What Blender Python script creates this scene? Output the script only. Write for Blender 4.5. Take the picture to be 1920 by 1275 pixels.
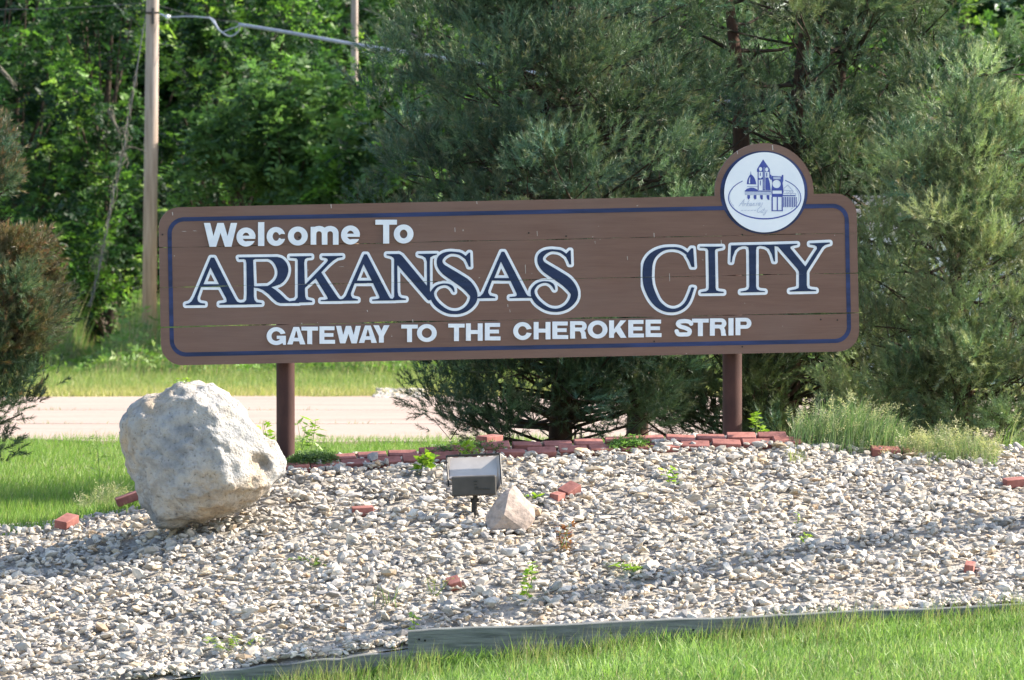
import bpy, bmesh, math, random
import numpy as np
from mathutils import Vector, noise

for o in list(bpy.data.objects):
    bpy.data.objects.remove(o)
S = bpy.context.scene
COL = S.collection

# ------------------------------------------------------------------ camera, light, exposure
F = 200.0 / 36.0 * 1920.0          # focal length in photo pixels
HOR = 554.0                        # photo row of eye level
EYE = 1.6
cam = bpy.data.cameras.new('camera')
cam.lens = 200.0
cam.sensor_width = 36.0
cam.shift_y = (HOR - 637.5) / 1920.0
cam.clip_start = 0.5
cam.clip_end = 3000.0
cam.dof.use_dof = True
cam.dof.focus_distance = 39.6
cam.dof.aperture_fstop = 8.0
camo = bpy.data.objects.new('camera', cam)
COL.objects.link(camo)
camo.location = (0, 0, EYE)
camo.rotation_euler = (math.radians(90), 0, 0)
S.camera = camo

SUN_EL = math.radians(36.0)
SUN_TH = math.radians(13.0)         # how far behind the picture plane, seen to the right
sdir = Vector((math.cos(SUN_EL) * math.cos(SUN_TH), math.cos(SUN_EL) * math.sin(SUN_TH), math.sin(SUN_EL)))
w = bpy.data.worlds.new('World')
S.world = w
w.use_nodes = True
nt = w.node_tree
bgn = nt.nodes['Background']
sky = nt.nodes.new('ShaderNodeTexSky')
sky.sky_type = 'NISHITA'
sky.sun_disc = False
sky.sun_elevation = SUN_EL
sky.sun_rotation = math.radians(90.0) - SUN_TH
sky.dust_density = 1.5
nt.links.new(sky.outputs[0], bgn.inputs[0])
bgn.inputs[1].default_value = 0.15
sl = bpy.data.lights.new('sun', 'SUN')
sl.energy = 5.0
sl.angle = math.radians(0.53)
sl.color = (1.0, 0.915, 0.79)
slo = bpy.data.objects.new('sun', sl)
COL.objects.link(slo)
slo.rotation_euler = (-sdir).to_track_quat('-Z', 'Y').to_euler()
slo.location = (20, 40, 20)
S.view_settings.view_transform = 'Standard'
S.view_settings.look = 'None'
S.view_settings.exposure = 1.3
S.view_settings.gamma = 1.0
S.view_settings.use_curve_mapping = False
S.render.engine = 'CYCLES'
S.cycles.max_bounces = 8
S.cycles.diffuse_bounces = 4
S.cycles.transmission_bounces = 4

# ------------------------------------------------------------------ helpers
WL = {}                            # world location of every parent


def P(px, py, d):
    return np.array([(px - 960.0) / F * d, d, EYE - (py - HOR) / F * d])


def PX(px, d):
    return (px - 960.0) / F * d


def PZ(py, d):
    return EYE - (py - HOR) / F * d


def tag(o, label=None, cat=None, group=None, kind=None):
    if label: o['label'] = label
    if cat: o['category'] = cat
    if group: o['group'] = group
    if kind: o['kind'] = kind
    return o


def root(name, loc, label, cat, group=None):
    o = bpy.data.objects.new(name, None)
    COL.objects.link(o)
    o.location = [float(v) for v in loc]
    o.empty_display_size = 0.1
    WL[o] = np.array(loc, float)
    tag(o, label, cat, group)
    return o


def link(name, me, parent=None, loc=None):
    o = bpy.data.objects.new(name, me)
    COL.objects.link(o)
    if parent is not None:
        o.parent = parent
        pl = WL[parent]
    else:
        pl = np.zeros(3)
    if loc is None:
        loc = pl
    o.location = [float(v) for v in (np.array(loc, float) - pl)]
    WL[o] = np.array(loc, float)
    return o


def mk_mesh(name, V, Fc, mat, smooth=False, col=None, uv=None):
    """V (n,3); Fc: (m,k) array or list of lists"""
    me = bpy.data.meshes.new(name)
    V = np.asarray(V, dtype=np.float32)
    if isinstance(Fc, np.ndarray):
        k = Fc.shape[1]
        m = Fc.shape[0]
        me.vertices.add(len(V))
        me.vertices.foreach_set('co', V.ravel())
        me.loops.add(m * k)
        me.loops.foreach_set('vertex_index', Fc.astype(np.int32).ravel())
        me.polygons.add(m)
        me.polygons.foreach_set('loop_start', np.arange(0, m * k, k, dtype=np.int32))
        me.polygons.foreach_set('loop_total', np.full(m, k, dtype=np.int32))
        me.update(calc_edges=True)
    else:
        me.from_pydata([tuple(map(float, v)) for v in V], [], [list(map(int, f)) for f in Fc])
        me.update()
    if smooth:
        me.polygons.foreach_set('use_smooth', np.ones(len(me.polygons), dtype=bool))
    else:
        me.polygons.foreach_set('use_smooth', np.zeros(len(me.polygons), dtype=bool))
    if col is not None:
        c = np.ones((len(V), 4), dtype=np.float32)
        c[:, :3] = col
        at = me.color_attributes.new('tint', 'FLOAT_COLOR', 'POINT')
        at.data.foreach_set('color', c.ravel())
    me.materials.append(mat)
    return me


def part(name, V, Fc, mat, parent=None, smooth=False, col=None, loc=None):
    """V in world coordinates; stored relative to loc (default: the parent's own location)"""
    V = np.asarray(V, float)
    if loc is None:
        loc = WL[parent] if parent is not None else np.zeros(3)
    me = mk_mesh(name, V - np.array(loc, float), Fc, mat, smooth, col)
    return link(name, me, parent, loc)


class MB:
    def __init__(s): s.v = []; s.f = []
    def add(s, V, Fc):
        b = len(s.v)
        s.v += [tuple(x) for x in V]
        s.f += [[i + b for i in f] for f in Fc]
        return s
    def box(s, c, dims, R=None):
        c = np.array(c, float); d = np.array(dims, float) / 2
        vs = np.array([[x, y, z] for x in (-1, 1) for y in (-1, 1) for z in (-1, 1)]) * d
        if R is not None: vs = vs @ np.array(R).T
        vs = vs + c
        return s.add(vs, [[0, 1, 3, 2], [4, 6, 7, 5], [0, 4, 5, 1], [2, 3, 7, 6], [0, 2, 6, 4], [1, 5, 7, 3]])
    def tube(s, pts, rad, n=10, cap=True):
        pts = [np.array(p, float) for p in pts]
        if not hasattr(rad, '__len__'): rad = [rad] * len(pts)
        rings = []
        up = np.array([0.13, 0.21, 0.97])
        for i, p in enumerate(pts):
            t = pts[min(i + 1, len(pts) - 1)] - pts[max(i - 1, 0)]
            t = t / (np.linalg.norm(t) + 1e-9)
            a = np.cross(t, up)
            if np.linalg.norm(a) < 0.15: a = np.cross(t, np.array([1.0, 0, 0]))
            a /= np.linalg.norm(a)
            b = np.cross(t, a)
            rings.append([p + rad[i] * (math.cos(2 * math.pi * k / n) * a + math.sin(2 * math.pi * k / n) * b) for k in range(n)])
        V = [q for r in rings for q in r]
        Fc = []
        for i in range(len(pts) - 1):
            for k in range(n):
                Fc.append([i * n + k, i * n + (k + 1) % n, (i + 1) * n + (k + 1) % n, (i + 1) * n + k])
        if cap:
            Fc.append(list(range(n))[::-1])
            Fc.append([(len(pts) - 1) * n + k for k in range(n)])
        return s.add(V, Fc)
    def build(s, name, mat, parent=None, smooth=False, loc=None):
        return part(name, np.array(s.v), s.f, mat, parent, smooth, None, loc)


def bevel(o, w=0.004, seg=2):
    m = o.modifiers.new('bevel', 'BEVEL'); m.width = w; m.segments = seg; m.limit_method = 'ANGLE'
    return o


def smooth_by_angle(o, deg=40):
    me = o.data
    bm = bmesh.new(); bm.from_mesh(me)
    bmesh.ops.recalc_face_normals(bm, faces=bm.faces)
    for e in bm.edges:
        e.smooth = len(e.link_faces) == 2 and e.calc_face_angle(0) < math.radians(deg)
    for f in bm.faces: f.smooth = True
    bm.to_mesh(me); bm.free()
    return o

# ------------------------------------------------------------------ materials


def mat_new(name):
    m = bpy.data.materials.new(name)
    m.use_nodes = True
    nt = m.node_tree
    return m, nt, nt.nodes['Principled BSDF']


def noise_node(nt, scale, detail=4.0, rough=0.55, coord='Object', stretch=None, typ='noise'):
    tc = nt.nodes.new('ShaderNodeTexCoord')
    out = tc.outputs[coord]
    if stretch:
        mp = nt.nodes.new('ShaderNodeMapping')
        mp.inputs['Scale'].default_value = stretch
        nt.links.new(out, mp.inputs[0]); out = mp.outputs[0]
    if typ == 'noise':
        n = nt.nodes.new('ShaderNodeTexNoise')
        n.inputs['Detail'].default_value = detail
        n.inputs['Roughness'].default_value = rough
    else:
        n = nt.nodes.new('ShaderNodeTexVoronoi')
    n.inputs['Scale'].default_value = scale
    nt.links.new(out, n.inputs['Vector'])
    return n


def ramp(nt, src, stops):
    r = nt.nodes.new('ShaderNodeValToRGB')
    el = r.color_ramp.elements
    while len(el) < len(stops): el.new(0.5)
    for e, (p, c) in zip(el, stops):
        e.position = p
        e.color = (c[0], c[1], c[2], 1)
    nt.links.new(src, r.inputs[0])
    return r


def mixc(nt, a, b, fac, typ='MIX'):
    m = nt.nodes.new('ShaderNodeMix')
    m.data_type = 'RGBA'; m.blend_type = typ
    for i, x in ((6, a), (7, b)):
        if isinstance(x, (tuple, list)): m.inputs[i].default_value = (x[0], x[1], x[2], 1)
        else: nt.links.new(x, m.inputs[i])
    if isinstance(fac, (int, float)): m.inputs[0].default_value = fac
    else: nt.links.new(fac, m.inputs[0])
    return m.outputs[2]


def bump(nt, b, src, strength=0.3, dist=0.01):
    n = nt.nodes.new('ShaderNodeBump')
    n.inputs['Strength'].default_value = strength
    n.inputs['Distance'].default_value = dist
    nt.links.new(src, n.inputs['Height'])
    nt.links.new(n.outputs[0], b.inputs['Normal'])


def simple(name, c1, c2=None, scale=8.0, rough=0.8, metal=0.0, bmp=0.0, bd=0.004, stretch=None, spec=0.3, stops=(0.35, 0.65), detail=5.0):
    m, nt, b = mat_new(name)
    b.inputs['Roughness'].default_value = rough
    b.inputs['Metallic'].default_value = metal
    b.inputs['Specular IOR Level'].default_value = spec
    if c2 is None:
        b.inputs['Base Color'].default_value = (*c1, 1)
    n = noise_node(nt, scale, detail, stretch=stretch)
    if c2 is not None:
        r = ramp(nt, n.outputs[0], [(stops[0], c1), (stops[1], c2)])
        nt.links.new(r.outputs[0], b.inputs['Base Color'])
    if bmp: bump(nt, b, n.outputs[0], bmp, bd)
    return m


def leaf_mat(name, trans=0.45, rough=0.5, gain=1.0, tgain=(1.0, 1.15, 0.65), spec=0.35):
    """colour from the 'tint' attribute; leaf both scatters and lets light through"""
    m, nt, b = mat_new(name)
    at = nt.nodes.new('ShaderNodeAttribute'); at.attribute_name = 'tint'
    c = at.outputs['Color']
    if gain != 1.0: c = mixc(nt, c, (gain, gain, gain), 1.0, 'MULTIPLY')
    nt.links.new(c, b.inputs['Base Color'])
    b.inputs['Roughness'].default_value = rough
    b.inputs['Specular IOR Level'].default_value = spec
    tr = nt.nodes.new('ShaderNodeBsdfTranslucent')
    tcx = mixc(nt, c, tgain, 1.0, 'MULTIPLY')
    nt.links.new(tcx, tr.inputs[0])
    mx = nt.nodes.new('ShaderNodeMixShader')
    mx.inputs[0].default_value = trans
    nt.links.new(b.outputs[0], mx.inputs[1]); nt.links.new(tr.outputs[0], mx.inputs[2])
    nt.links.new(mx.outputs[0], nt.nodes['Material Output'].inputs[0])
    return m


def tint_mat(name, rough=0.9, bmp=0.5, scale=60.0, bd=0.003, var=0.35):
    m, nt, b = mat_new(name)
    at = nt.nodes.new('ShaderNodeAttribute'); at.attribute_name = 'tint'
    n = noise_node(nt, scale, 5.0)
    r = ramp(nt, n.outputs[0], [(0.3, (1 - var,) * 3), (0.7, (1.0 + var * 0.3,) * 3)])
    c = mixc(nt, at.outputs['Color'], r.outputs[0], 1.0, 'MULTIPLY')
    nt.links.new(c, b.inputs['Base Color'])
    b.inputs['Roughness'].default_value = rough
    b.inputs['Specular IOR Level'].default_value = 0.2
    if bmp: bump(nt, b, n.outputs[0], bmp, bd)
    return m


M = {}
M['leaf'] = leaf_mat('tree_leaves', 0.45)
M['needle'] = leaf_mat('pine_needles', 0.22, 0.45, tgain=(1.1, 1.2, 0.7), spec=0.4)
M['grass'] = leaf_mat('grass_blades', 0.4, 0.5)
M['stone'] = tint_mat('crushed_limestone', 0.92, 0.6, 45.0, 0.004, 0.3)
M['bark'] = simple('bark', (0.05, 0.035, 0.028), (0.13, 0.085, 0.06), 14, 0.95, bmp=0.8, bd=0.02, stretch=(1, 1, 0.25))
M['bark_red'] = simple('reddish_bark', (0.035, 0.024, 0.020), (0.13, 0.07, 0.048), 9, 0.95, bmp=0.8, bd=0.02, stretch=(1, 1, 0.3))
M['bark_dark'] = simple('dark_twig_bark', (0.035, 0.026, 0.020), (0.085, 0.06, 0.045), 14, 0.95)
M['bark_grey'] = simple('grey_bark', (0.07, 0.06, 0.05), (0.2, 0.18, 0.15), 6, 0.95, bmp=0.8, bd=0.03, stretch=(1, 1, 0.3))

# ------------------------------------------------------------------ terrain
XC = [-30, -8, -3.9, -3.3, -2.6, -1.57, -0.22, 1.28, 1.95, 3.55, 6, 12]
ZC = [-0.3, -0.12, 0.0, 0.03, 0.14, 0.41, 0.50, 0.565, 0.58, 0.49, 0.2, 0.0]
XT = [-30, -8, -3.1, -1.9, -0.65, 3.23, 8, 30]
ZT = [-1.2, -1.05, -0.88, -0.765, -0.60, -0.37, -0.25, -0.2]
YAW = 0.115


def d_t(X): return 35.5 + YAW * X
def d_c(X): return 40.0 + YAW * X


def ground_z(X, Y, gravel=True):
    X = np.asarray(X, float); Y = np.asarray(Y, float)
    zc = np.interp(X, XC, ZC); zt = np.interp(X, XT, ZT)
    # the low side of the bed lies a little deeper left of the tall timber
    t = (Y - d_t(X)) / (d_c(X) - d_t(X))
    tt = np.clip(t, 0, 1)
    z_bed = zt + (zc - zt) * (tt * (1.22 - 0.22 * tt))
    # front lawn
    z_lawn = zt - np.interp(X, [-1.0, 3.2], [0.185, 0.075]) + 0.035 * np.minimum(Y - d_t(X), 0)
    z_lawn = np.maximum(z_lawn, -3.0)
    # behind the crest
    u = np.clip((Y - d_c(X)) / 1.6, 0, 1); u = u * u * (3 - 2 * u)
    z_back = zc * (1 - u)
    z = np.where(t < 0, z_lawn, np.where(t > 1, z_back, z_bed))
    return z


def sheet(name, xs, ys, zf, mat, label=None):
    gx, gy = np.meshgrid(xs, ys)
    gz = zf(gx, gy)
    nx, ny = len(xs), len(ys)
    V = np.stack([gx, gy, gz], -1).reshape(-1, 3)
    i = np.arange(nx * ny).reshape(ny, nx)
    Fc = np.stack([i[:-1, :-1], i[:-1, 1:], i[1:, 1:], i[1:, :-1]], -1).reshape(-1, 4)
    o = part(name, V, Fc, mat, None, True)
    o['kind'] = 'structure'
    return o


# ground colour: soil with green
m, nt, b = mat_new('ground_soil')
n1 = noise_node(nt, 0.35, 6); n2 = noise_node(nt, 9.0, 6)
c1 = ramp(nt, n1.outputs[0], [(0.35, (0.075, 0.11, 0.025)), (0.62, (0.16, 0.15, 0.06))]).outputs[0]
c2 = ramp(nt, n2.outputs[0], [(0.3, (0.6, 0.6, 0.6)), (0.7, (1.2, 1.2, 1.1))]).outputs[0]
nt.links.new(mixc(nt, c1, c2, 1.0, 'MULTIPLY'), b.inputs['Base Color'])
b.inputs['Roughness'].default_value = 1.0
bump(nt, b, n2.outputs[0], 0.6, 0.03)
M['ground'] = m
xs = np.unique(np.concatenate([np.linspace(-600, -30, 12), np.linspace(-30, -6, 30), np.linspace(-6, 6, 61), np.linspace(6, 30, 30), np.linspace(30, 600, 12)]))
ys = np.unique(np.concatenate([np.linspace(-60, 28, 12), np.linspace(28, 34, 20), np.linspace(34, 42.4, 64), np.linspace(42.4, 60, 20), np.linspace(60, 200, 40), np.linspace(200, 1500, 15)]))
sheet('ground', xs, ys, lambda x, y: ground_z(x, y) - 0.03 * ((y > d_t(x)) & (y < 42)), M['ground'])

# gravel bed base (fines between the stones)
M['fines'] = simple('limestone_fines', (0.27, 0.245, 0.21), (0.46, 0.42, 0.365), 40, 1.0, bmp=0.8, bd=0.02)
xs = np.linspace(-5.9, 7.2, 150); ts = np.linspace(0.0, 1.22, 70)
gx, gt = np.meshgrid(xs, ts)
gy = d_t(gx) + 0.05 + gt * (d_c(gx) - d_t(gx))
gz = ground_z(gx, gy) - 0.012
# left of the low timber the bed runs on towards the viewer
V = np.stack([gx, gy, gz], -1).reshape(-1, 3)
i = np.arange(gx.size).reshape(gx.shape)
Fc = np.stack([i[:-1, :-1], i[:-1, 1:], i[1:, 1:], i[1:, :-1]], -1).reshape(-1, 4)
o = part('gravel_bed', V, Fc, M['fines'], None, True); o['kind'] = 'structure'

# road: pale worn concrete, two long joints
m, nt, b = mat_new('pale_road_concrete')
n1 = noise_node(nt, 0.6, 7, 0.7, stretch=(0.35, 1, 1)); n2 = noise_node(nt, 14, 6)
c1 = ramp(nt, n1.outputs[0], [(0.3, (0.26, 0.190, 0.150)), (0.44, (0.35, 0.258, 0.207)), (0.7, (0.40, 0.30, 0.245))]).outputs[0]
c2 = ramp(nt, n2.outputs[0], [(0.3, (0.82, 0.82, 0.82)), (0.7, (1.05, 1.05, 1.05))]).outputs[0]
nt.links.new(mixc(nt, c1, c2, 1.0, 'MULTIPLY'), b.inputs['Base Color'])
b.inputs['Roughness'].default_value = 0.95
bump(nt, b, n2.outputs[0], 0.4, 0.01)
M['road'] = m
rs = np.random.default_rng(5)
xs = np.linspace(-90, 90, 361)
e0 = 61.6 + 0.5 * np.sin(xs * 0.7) + rs.normal(0, .25, xs.size)
e1 = 89.0 + 0.6 * np.sin(xs * 0.5 + 1) + rs.normal(0, .4, xs.size)
JT = [(e0, 69.6), (69.68, 77.9), (77.98, e1)]
mid = [lambda x: 69.6 + 0.04 * np.sin(x * 1.3), lambda x: 77.9 + 0.05 * np.sin(x)]
bands = [(e0, mid[0](xs)), (mid[0](xs) + 0.16, mid[1](xs)), (mid[1](xs) + 0.16, e1)]
road = None
for a, c in bands:
    V = np.concatenate([np.stack([xs, a, np.full(xs.size, 0.03)], -1), np.stack([xs, c, np.full(xs.size, 0.03)], -1),
                        np.stack([xs, a, np.full(xs.size, -0.05)], -1)])
    k = xs.size; i = np.arange(k - 1)
    Fc = np.concatenate([np.stack([i, i + 1, k + i + 1, k + i], -1), np.stack([2 * k + i, 2 * k + i + 1, i + 1, i], -1)])
    if road is None:
        road = part('road', V, Fc, M['road']); road['kind'] = 'structure'
    else:
        part('road_slab', V, Fc, M['road'], road)
# ------------------------------------------------------------------ shapes by signed distance, for lettering and boards


def crom(pts, k=6):
    P_ = [np.array(p, float) for p in pts]
    out = []
    for i in range(len(P_) - 1):
        p0 = P_[max(i - 1, 0)]; p1 = P_[i]; p2 = P_[i + 1]; p3 = P_[min(i + 2, len(P_) - 1)]
        for j in range(k):
            t = j / k
            out.append(0.5 * ((2 * p1) + (-p0 + p2) * t + (2 * p0 - 5 * p1 + 4 * p2 - p3) * t * t + (-p0 + 3 * p1 - 3 * p2 + p3) * t ** 3))
    out.append(P_[-1])
    return out


def sd_poly(gx, gy, pts):
    pts = np.array(pts, float)
    d = np.full(gx.shape, 1e18); ins = np.zeros(gx.shape, bool)
    n = len(pts)
    for i in range(n):
        ax, ay = pts[i]; bx, by = pts[(i + 1) % n]
        ex, ey = bx - ax, by - ay
        wx, wy = gx - ax, gy - ay
        t = np.clip((wx * ex + wy * ey) / (ex * ex + ey * ey + 1e-12), 0, 1)
        d = np.minimum(d, (wx - ex * t) ** 2 + (wy - ey * t) ** 2)
        c = ((ay > gy) != (by > gy))
        with np.errstate(divide='ignore', invalid='ignore'):
            xi = ax + (gy - ay) * ex / (ey if ey != 0 else 1e-12)
        ins ^= c & (gx < xi)
    d = np.sqrt(d)
    return np.where(ins, -d, d)


def sd_stroke(gx, gy, pts):
    """pts: (x, y, r) variable radius"""
    d = np.full(gx.shape, 1e18)
    for a, b_ in zip(pts[:-1], pts[1:]):
        ex, ey = b_[0] - a[0], b_[1] - a[1]
        wx, wy = gx - a[0], gy - a[1]
        t = np.clip((wx * ex + wy * ey) / (ex * ex + ey * ey + 1e-12), 0, 1)
        d = np.minimum(d, np.hypot(wx - ex * t, wy - ey * t) - (a[2] + (b_[2] - a[2]) * t))
    return d


def ell(cx, cy, rx, ry, a0=0, a1=360, n=36):
    return [(cx + rx * math.cos(math.radians(a0 + (a1 - a0) * i / n)), cy + ry * math.sin(math.radians(a0 + (a1 - a0) * i / n))) for i in range(n + (0 if a1 - a0 == 360 else 1))]


def contours(f, x0, y0, h):
    ny, nx = f.shape
    segs = {}
    pts = {}
    neg = f < 0
    cells = np.argwhere((neg[:-1, :-1] != neg[1:, :-1]) | (neg[:-1, :-1] != neg[:-1, 1:]) | (neg[:-1, :-1] != neg[1:, 1:]))
    def ep(kind, i, j):
        key = (kind, i, j)
        if key not in pts:
            if kind == 0:
                a, b_ = f[i, j], f[i, j + 1]; t = a / (a - b_); pts[key] = (x0 + (j + t) * h, y0 + i * h)
            else:
                a, b_ = f[i, j], f[i + 1, j]; t = a / (a - b_); pts[key] = (x0 + j * h, y0 + (i + t) * h)
        return key
    for i, j in cells:
        i = int(i); j = int(j)
        c = (int(neg[i, j])) | (int(neg[i, j + 1]) << 1) | (int(neg[i + 1, j + 1]) << 2) | (int(neg[i + 1, j]) << 3)
        B = (0, i, j); R_ = (1, i, j + 1); T = (0, i + 1, j); L = (1, i, j)
        tab = {1: [(L, B)], 2: [(B, R_)], 3: [(L, R_)], 4: [(R_, T)], 5: [(L, T), (R_, B)], 6: [(B, T)], 7: [(L, T)],
               8: [(T, L)], 9: [(T, B)], 10: [(B, L), (T, R_)], 11: [(T, R_)], 12: [(R_, L)], 13: [(R_, B)], 14: [(B, L)]}
        for a, b_ in tab.get(c, []):
            ep(*a); ep(*b_)
            segs[a] = b_
    loops = []
    while segs:
        st, nx_ = next(iter(segs.items()))
        lp = [pts[st]]
        del segs[st]
        while nx_ != st and nx_ in segs:
            lp.append(pts[nx_])
            nn = segs.pop(nx_); nx_ = nn
        if len(lp) > 5: loops.append(lp)
    return loops


def rdp(pts, tol):
    pts = np.array(pts)
    n = len(pts)
    far = int(np.argmax(((pts - pts[0]) ** 2).sum(1)))
    keep = np.zeros(n + 1, bool)
    P2 = np.vstack([pts, pts[:1]])
    keep[[0, far, n]] = True
    st = [(0, far), (far, n)]
    while st:
        a, b_ = st.pop()
        if b_ - a < 2: continue
        A, B = P2[a], P2[b_]
        e = B - A; L = np.hypot(*e) + 1e-12
        d = np.abs((P2[a + 1:b_, 0] - A[0]) * e[1] - (P2[a + 1:b_, 1] - A[1]) * e[0]) / L
        k = int(np.argmax(d))
        if d[k] > tol:
            k += a + 1; keep[k] = True
            st += [(a, k), (k, b_)]
    return P2[:-1][keep[:-1]]


class Shape:
    """list of ops on photo-pixel coordinates: ('+'|'-', 'poly'|'stroke', pts)"""
    def __init__(s, ops=None): s.ops = ops or []
    def add(s, pts): s.ops.append(('+', 'poly', pts)); return s
    def sub(s, pts): s.ops.append(('-', 'poly', pts)); return s
    def stroke(s, pts): s.ops.append(('+', 'stroke', pts)); return s
    def moved(s, dx, dy):
        return Shape([(a, b_, [(p[0] + dx, p[1] + dy) + tuple(p[2:]) for p in c]) for a, b_, c in s.ops])
    def bounds(s):
        xs_ = [p[0] for o in s.ops if o[0] == '+' for p in o[2]]; ys_ = [p[1] for o in s.ops if o[0] == '+' for p in o[2]]
        return min(xs_) - 12, min(ys_) - 12, max(xs_) + 12, max(ys_) + 12
    def field(s, h=0.5, grow=0.0, post=None):
        x0, y0, x1, y1 = s.bounds()
        gx, gy = np.meshgrid(np.arange(x0, x1, h), np.arange(y0, y1, h))
        d = np.full(gx.shape, 1e9)
        for sg, k, pts in s.ops:
            q = sd_poly(gx, gy, pts) if k == 'poly' else sd_stroke(gx, gy, pts)
            d = np.minimum(d, q) if sg == '+' else np.maximum(d, -q)
        d = d - grow
        if post is not None: d = post(gx, gy, d)
        return d, x0, y0, h


# ---- sign frame: yawed 4 degrees (left end nearer) and climbing to the right like the board
ya, ro = math.radians(6.5), math.radians(1.2)
SU = np.array([math.cos(ya) * math.cos(ro), math.sin(ya) * math.cos(ro), math.sin(ro)])
SW = np.array([math.sin(ya), -math.cos(ya), 0.0])
SV = np.cross(SW, SU)
SO = P(950, 530, 40.0)


def on_sign(px, py):
    d = np.array([(px - 960.0) / F, 1.0, -(py - HOR) / F]); e = np.array([0, 0, EYE])
    t = np.dot(SO - e, SW) / np.dot(d, SW)
    p = e + d * t - SO
    return float(np.dot(p, SU)), float(np.dot(p, SV))


def sign_mesh(name, fld, mat, parent, w0, thick, tol=0.12, col=None):
    """fld: field tuple in photo pixels -> extruded mesh from w0 to w0+thick in front of the sign plane"""
    d, x0, y0, h = fld
    d = np.pad(d, 1, constant_values=9.0); x0 -= h; y0 -= h
    loops = contours(d, x0, y0, h)
    cu = bpy.data.curves.new(name, 'CURVE')
    cu.dimensions = '2D'; cu.fill_mode = 'BOTH'; cu.extrude = thick / 2
    for lp in loops:
        q = rdp(lp, tol)
        if len(q) < 3: continue
        sp = cu.splines.new('POLY'); sp.points.add(len(q) - 1)
        for k, (x, y) in enumerate(q):
            u, v = on_sign(x, y)
            sp.points[k].co = (u, v, 0, 1)
        sp.use_cyclic_u = True
    tmp = bpy.data.objects.new('tmp', cu)
    COL.objects.link(tmp)
    me = bpy.data.meshes.new_from_object(tmp)
    bpy.data.objects.remove(tmp); bpy.data.curves.remove(cu)
    me.name = name
    V = np.zeros(len(me.vertices) * 3, np.float32); me.vertices.foreach_get('co', V); V = V.reshape(-1, 3)
    Wd = SO + V[:, :1] * SU + V[:, 1:2] * SV + (V[:, 2:3] + w0 + thick / 2) * SW - WL[parent]
    me.vertices.foreach_set('co', Wd.astype(np.float32).ravel())
    me.materials.clear(); me.materials.append(mat)
    me.polygons.foreach_set('use_smooth', np.zeros(len(me.polygons), dtype=bool))
    me.update()
    return link(name, me, parent)


# board joints as photo rows at x=300 (they climb with the sign)
SL = 0.0208
J = [464.2, 538.8, 613.4]
def joint_y(k, x): return J[k] - SL * (x - 300)
def gap(gx, gy, d, wide=1.0):
    for k in range(3):
        wv = (0.42 + 0.3 * np.sin(gx * 0.031 + k * 2) + 0.2 * np.sin(gx * 0.11 + k))
        if k == 2: wv = wv + 0.30 + 0.55 * np.sin(gx * 0.017 + 1.0)
        wv = np.maximum(wv, 0.35) * wide
        d = np.maximum(d, wv - np.abs(gy - (J[k] - SL * (gx - 300) + 0.4 * np.sin(gx * 0.02 + k))))
    return d


# ---- materials of the sign
m, nt, b = mat_new('brown_painted_board')
n1 = noise_node(nt, 3.0, 6, stretch=(0.6, 1, 6)); n2 = noise_node(nt, 18.0, 6, stretch=(0.25, 1, 5)); n3 = noise_node(nt, 1.2, 3)
c1 = ramp(nt, n1.outputs[0], [(0.3, (0.160, 0.094, 0.072)), (0.7, (0.188, 0.112, 0.086))]).outputs[0]
c2 = ramp(nt, n2.outputs[0], [(0.25, (0.90, 0.90, 0.90)), (0.6, (1.02, 1.02, 1.02))]).outputs[0]
c = mixc(nt, c1, c2, 1.0, 'MULTIPLY')
c3 = ramp(nt, n3.outputs[0], [(0.45, (0.0,) * 3), (0.75, (0.5,) * 3)]).outputs[0]
c = mixc(nt, c, (0.19, 0.135, 0.115), c3)
n4 = noise_node(nt, 26.0, 3, stretch=(1.0, 1, 1.0))
c4 = ramp(nt, n4.outputs[0], [(0.735, (0.0,) * 3), (0.76, (0.8,) * 3)]).outputs[0]
c = mixc(nt, c, (0.40, 0.36, 0.32), c4)
nt.links.new(c, b.inputs['Base Color'])
b.inputs['Roughness'].default_value = 0.75; b.inputs['Specular IOR Level'].default_value = 0.25
bump(nt, b, n2.outputs[0], 0.35, 0.004)
M['brown'] = m
M['navy'] = simple('navy_sign_paint', (0.010, 0.022, 0.062), (0.018, 0.034, 0.088), 9, 0.6, bmp=0.15, bd=0.002, stretch=(0.4, 1, 3))
M['stripe'] = simple('blue_stripe_paint', (0.013, 0.024, 0.065), (0.030, 0.046, 0.135), 5, 0.6, stretch=(0.4, 1, 3))
M['white'] = simple('white_letter_paint', (0.70, 0.74, 0.80), (0.80, 0.83, 0.86), 14, 0.5, bmp=0.08, bd=0.002)
M['disc'] = simple('white_sign_disc', (0.76, 0.80, 0.86), (0.82, 0.85, 0.89), 6, 0.35)
M['emblem'] = simple('emblem_blue_ink', (0.05, 0.07, 0.30), (0.07, 0.10, 0.36), 30, 0.5)
M['emblem_pale'] = simple('emblem_pale_ink', (0.42, 0.47, 0.62), (0.50, 0.55, 0.68), 30, 0.5)
M['post'] = simple('rusty_brown_post_paint', (0.040, 0.018, 0.016), (0.075, 0.034, 0.028), 7, 0.7, bmp=0.15, bd=0.004, stretch=(1, 1, 0.4), spec=0.25)

sgn = root('welcome_sign', P(955, 845, 40.05), 'long brown timber welcome sign on two round posts above the gravel bed', 'sign')

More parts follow.
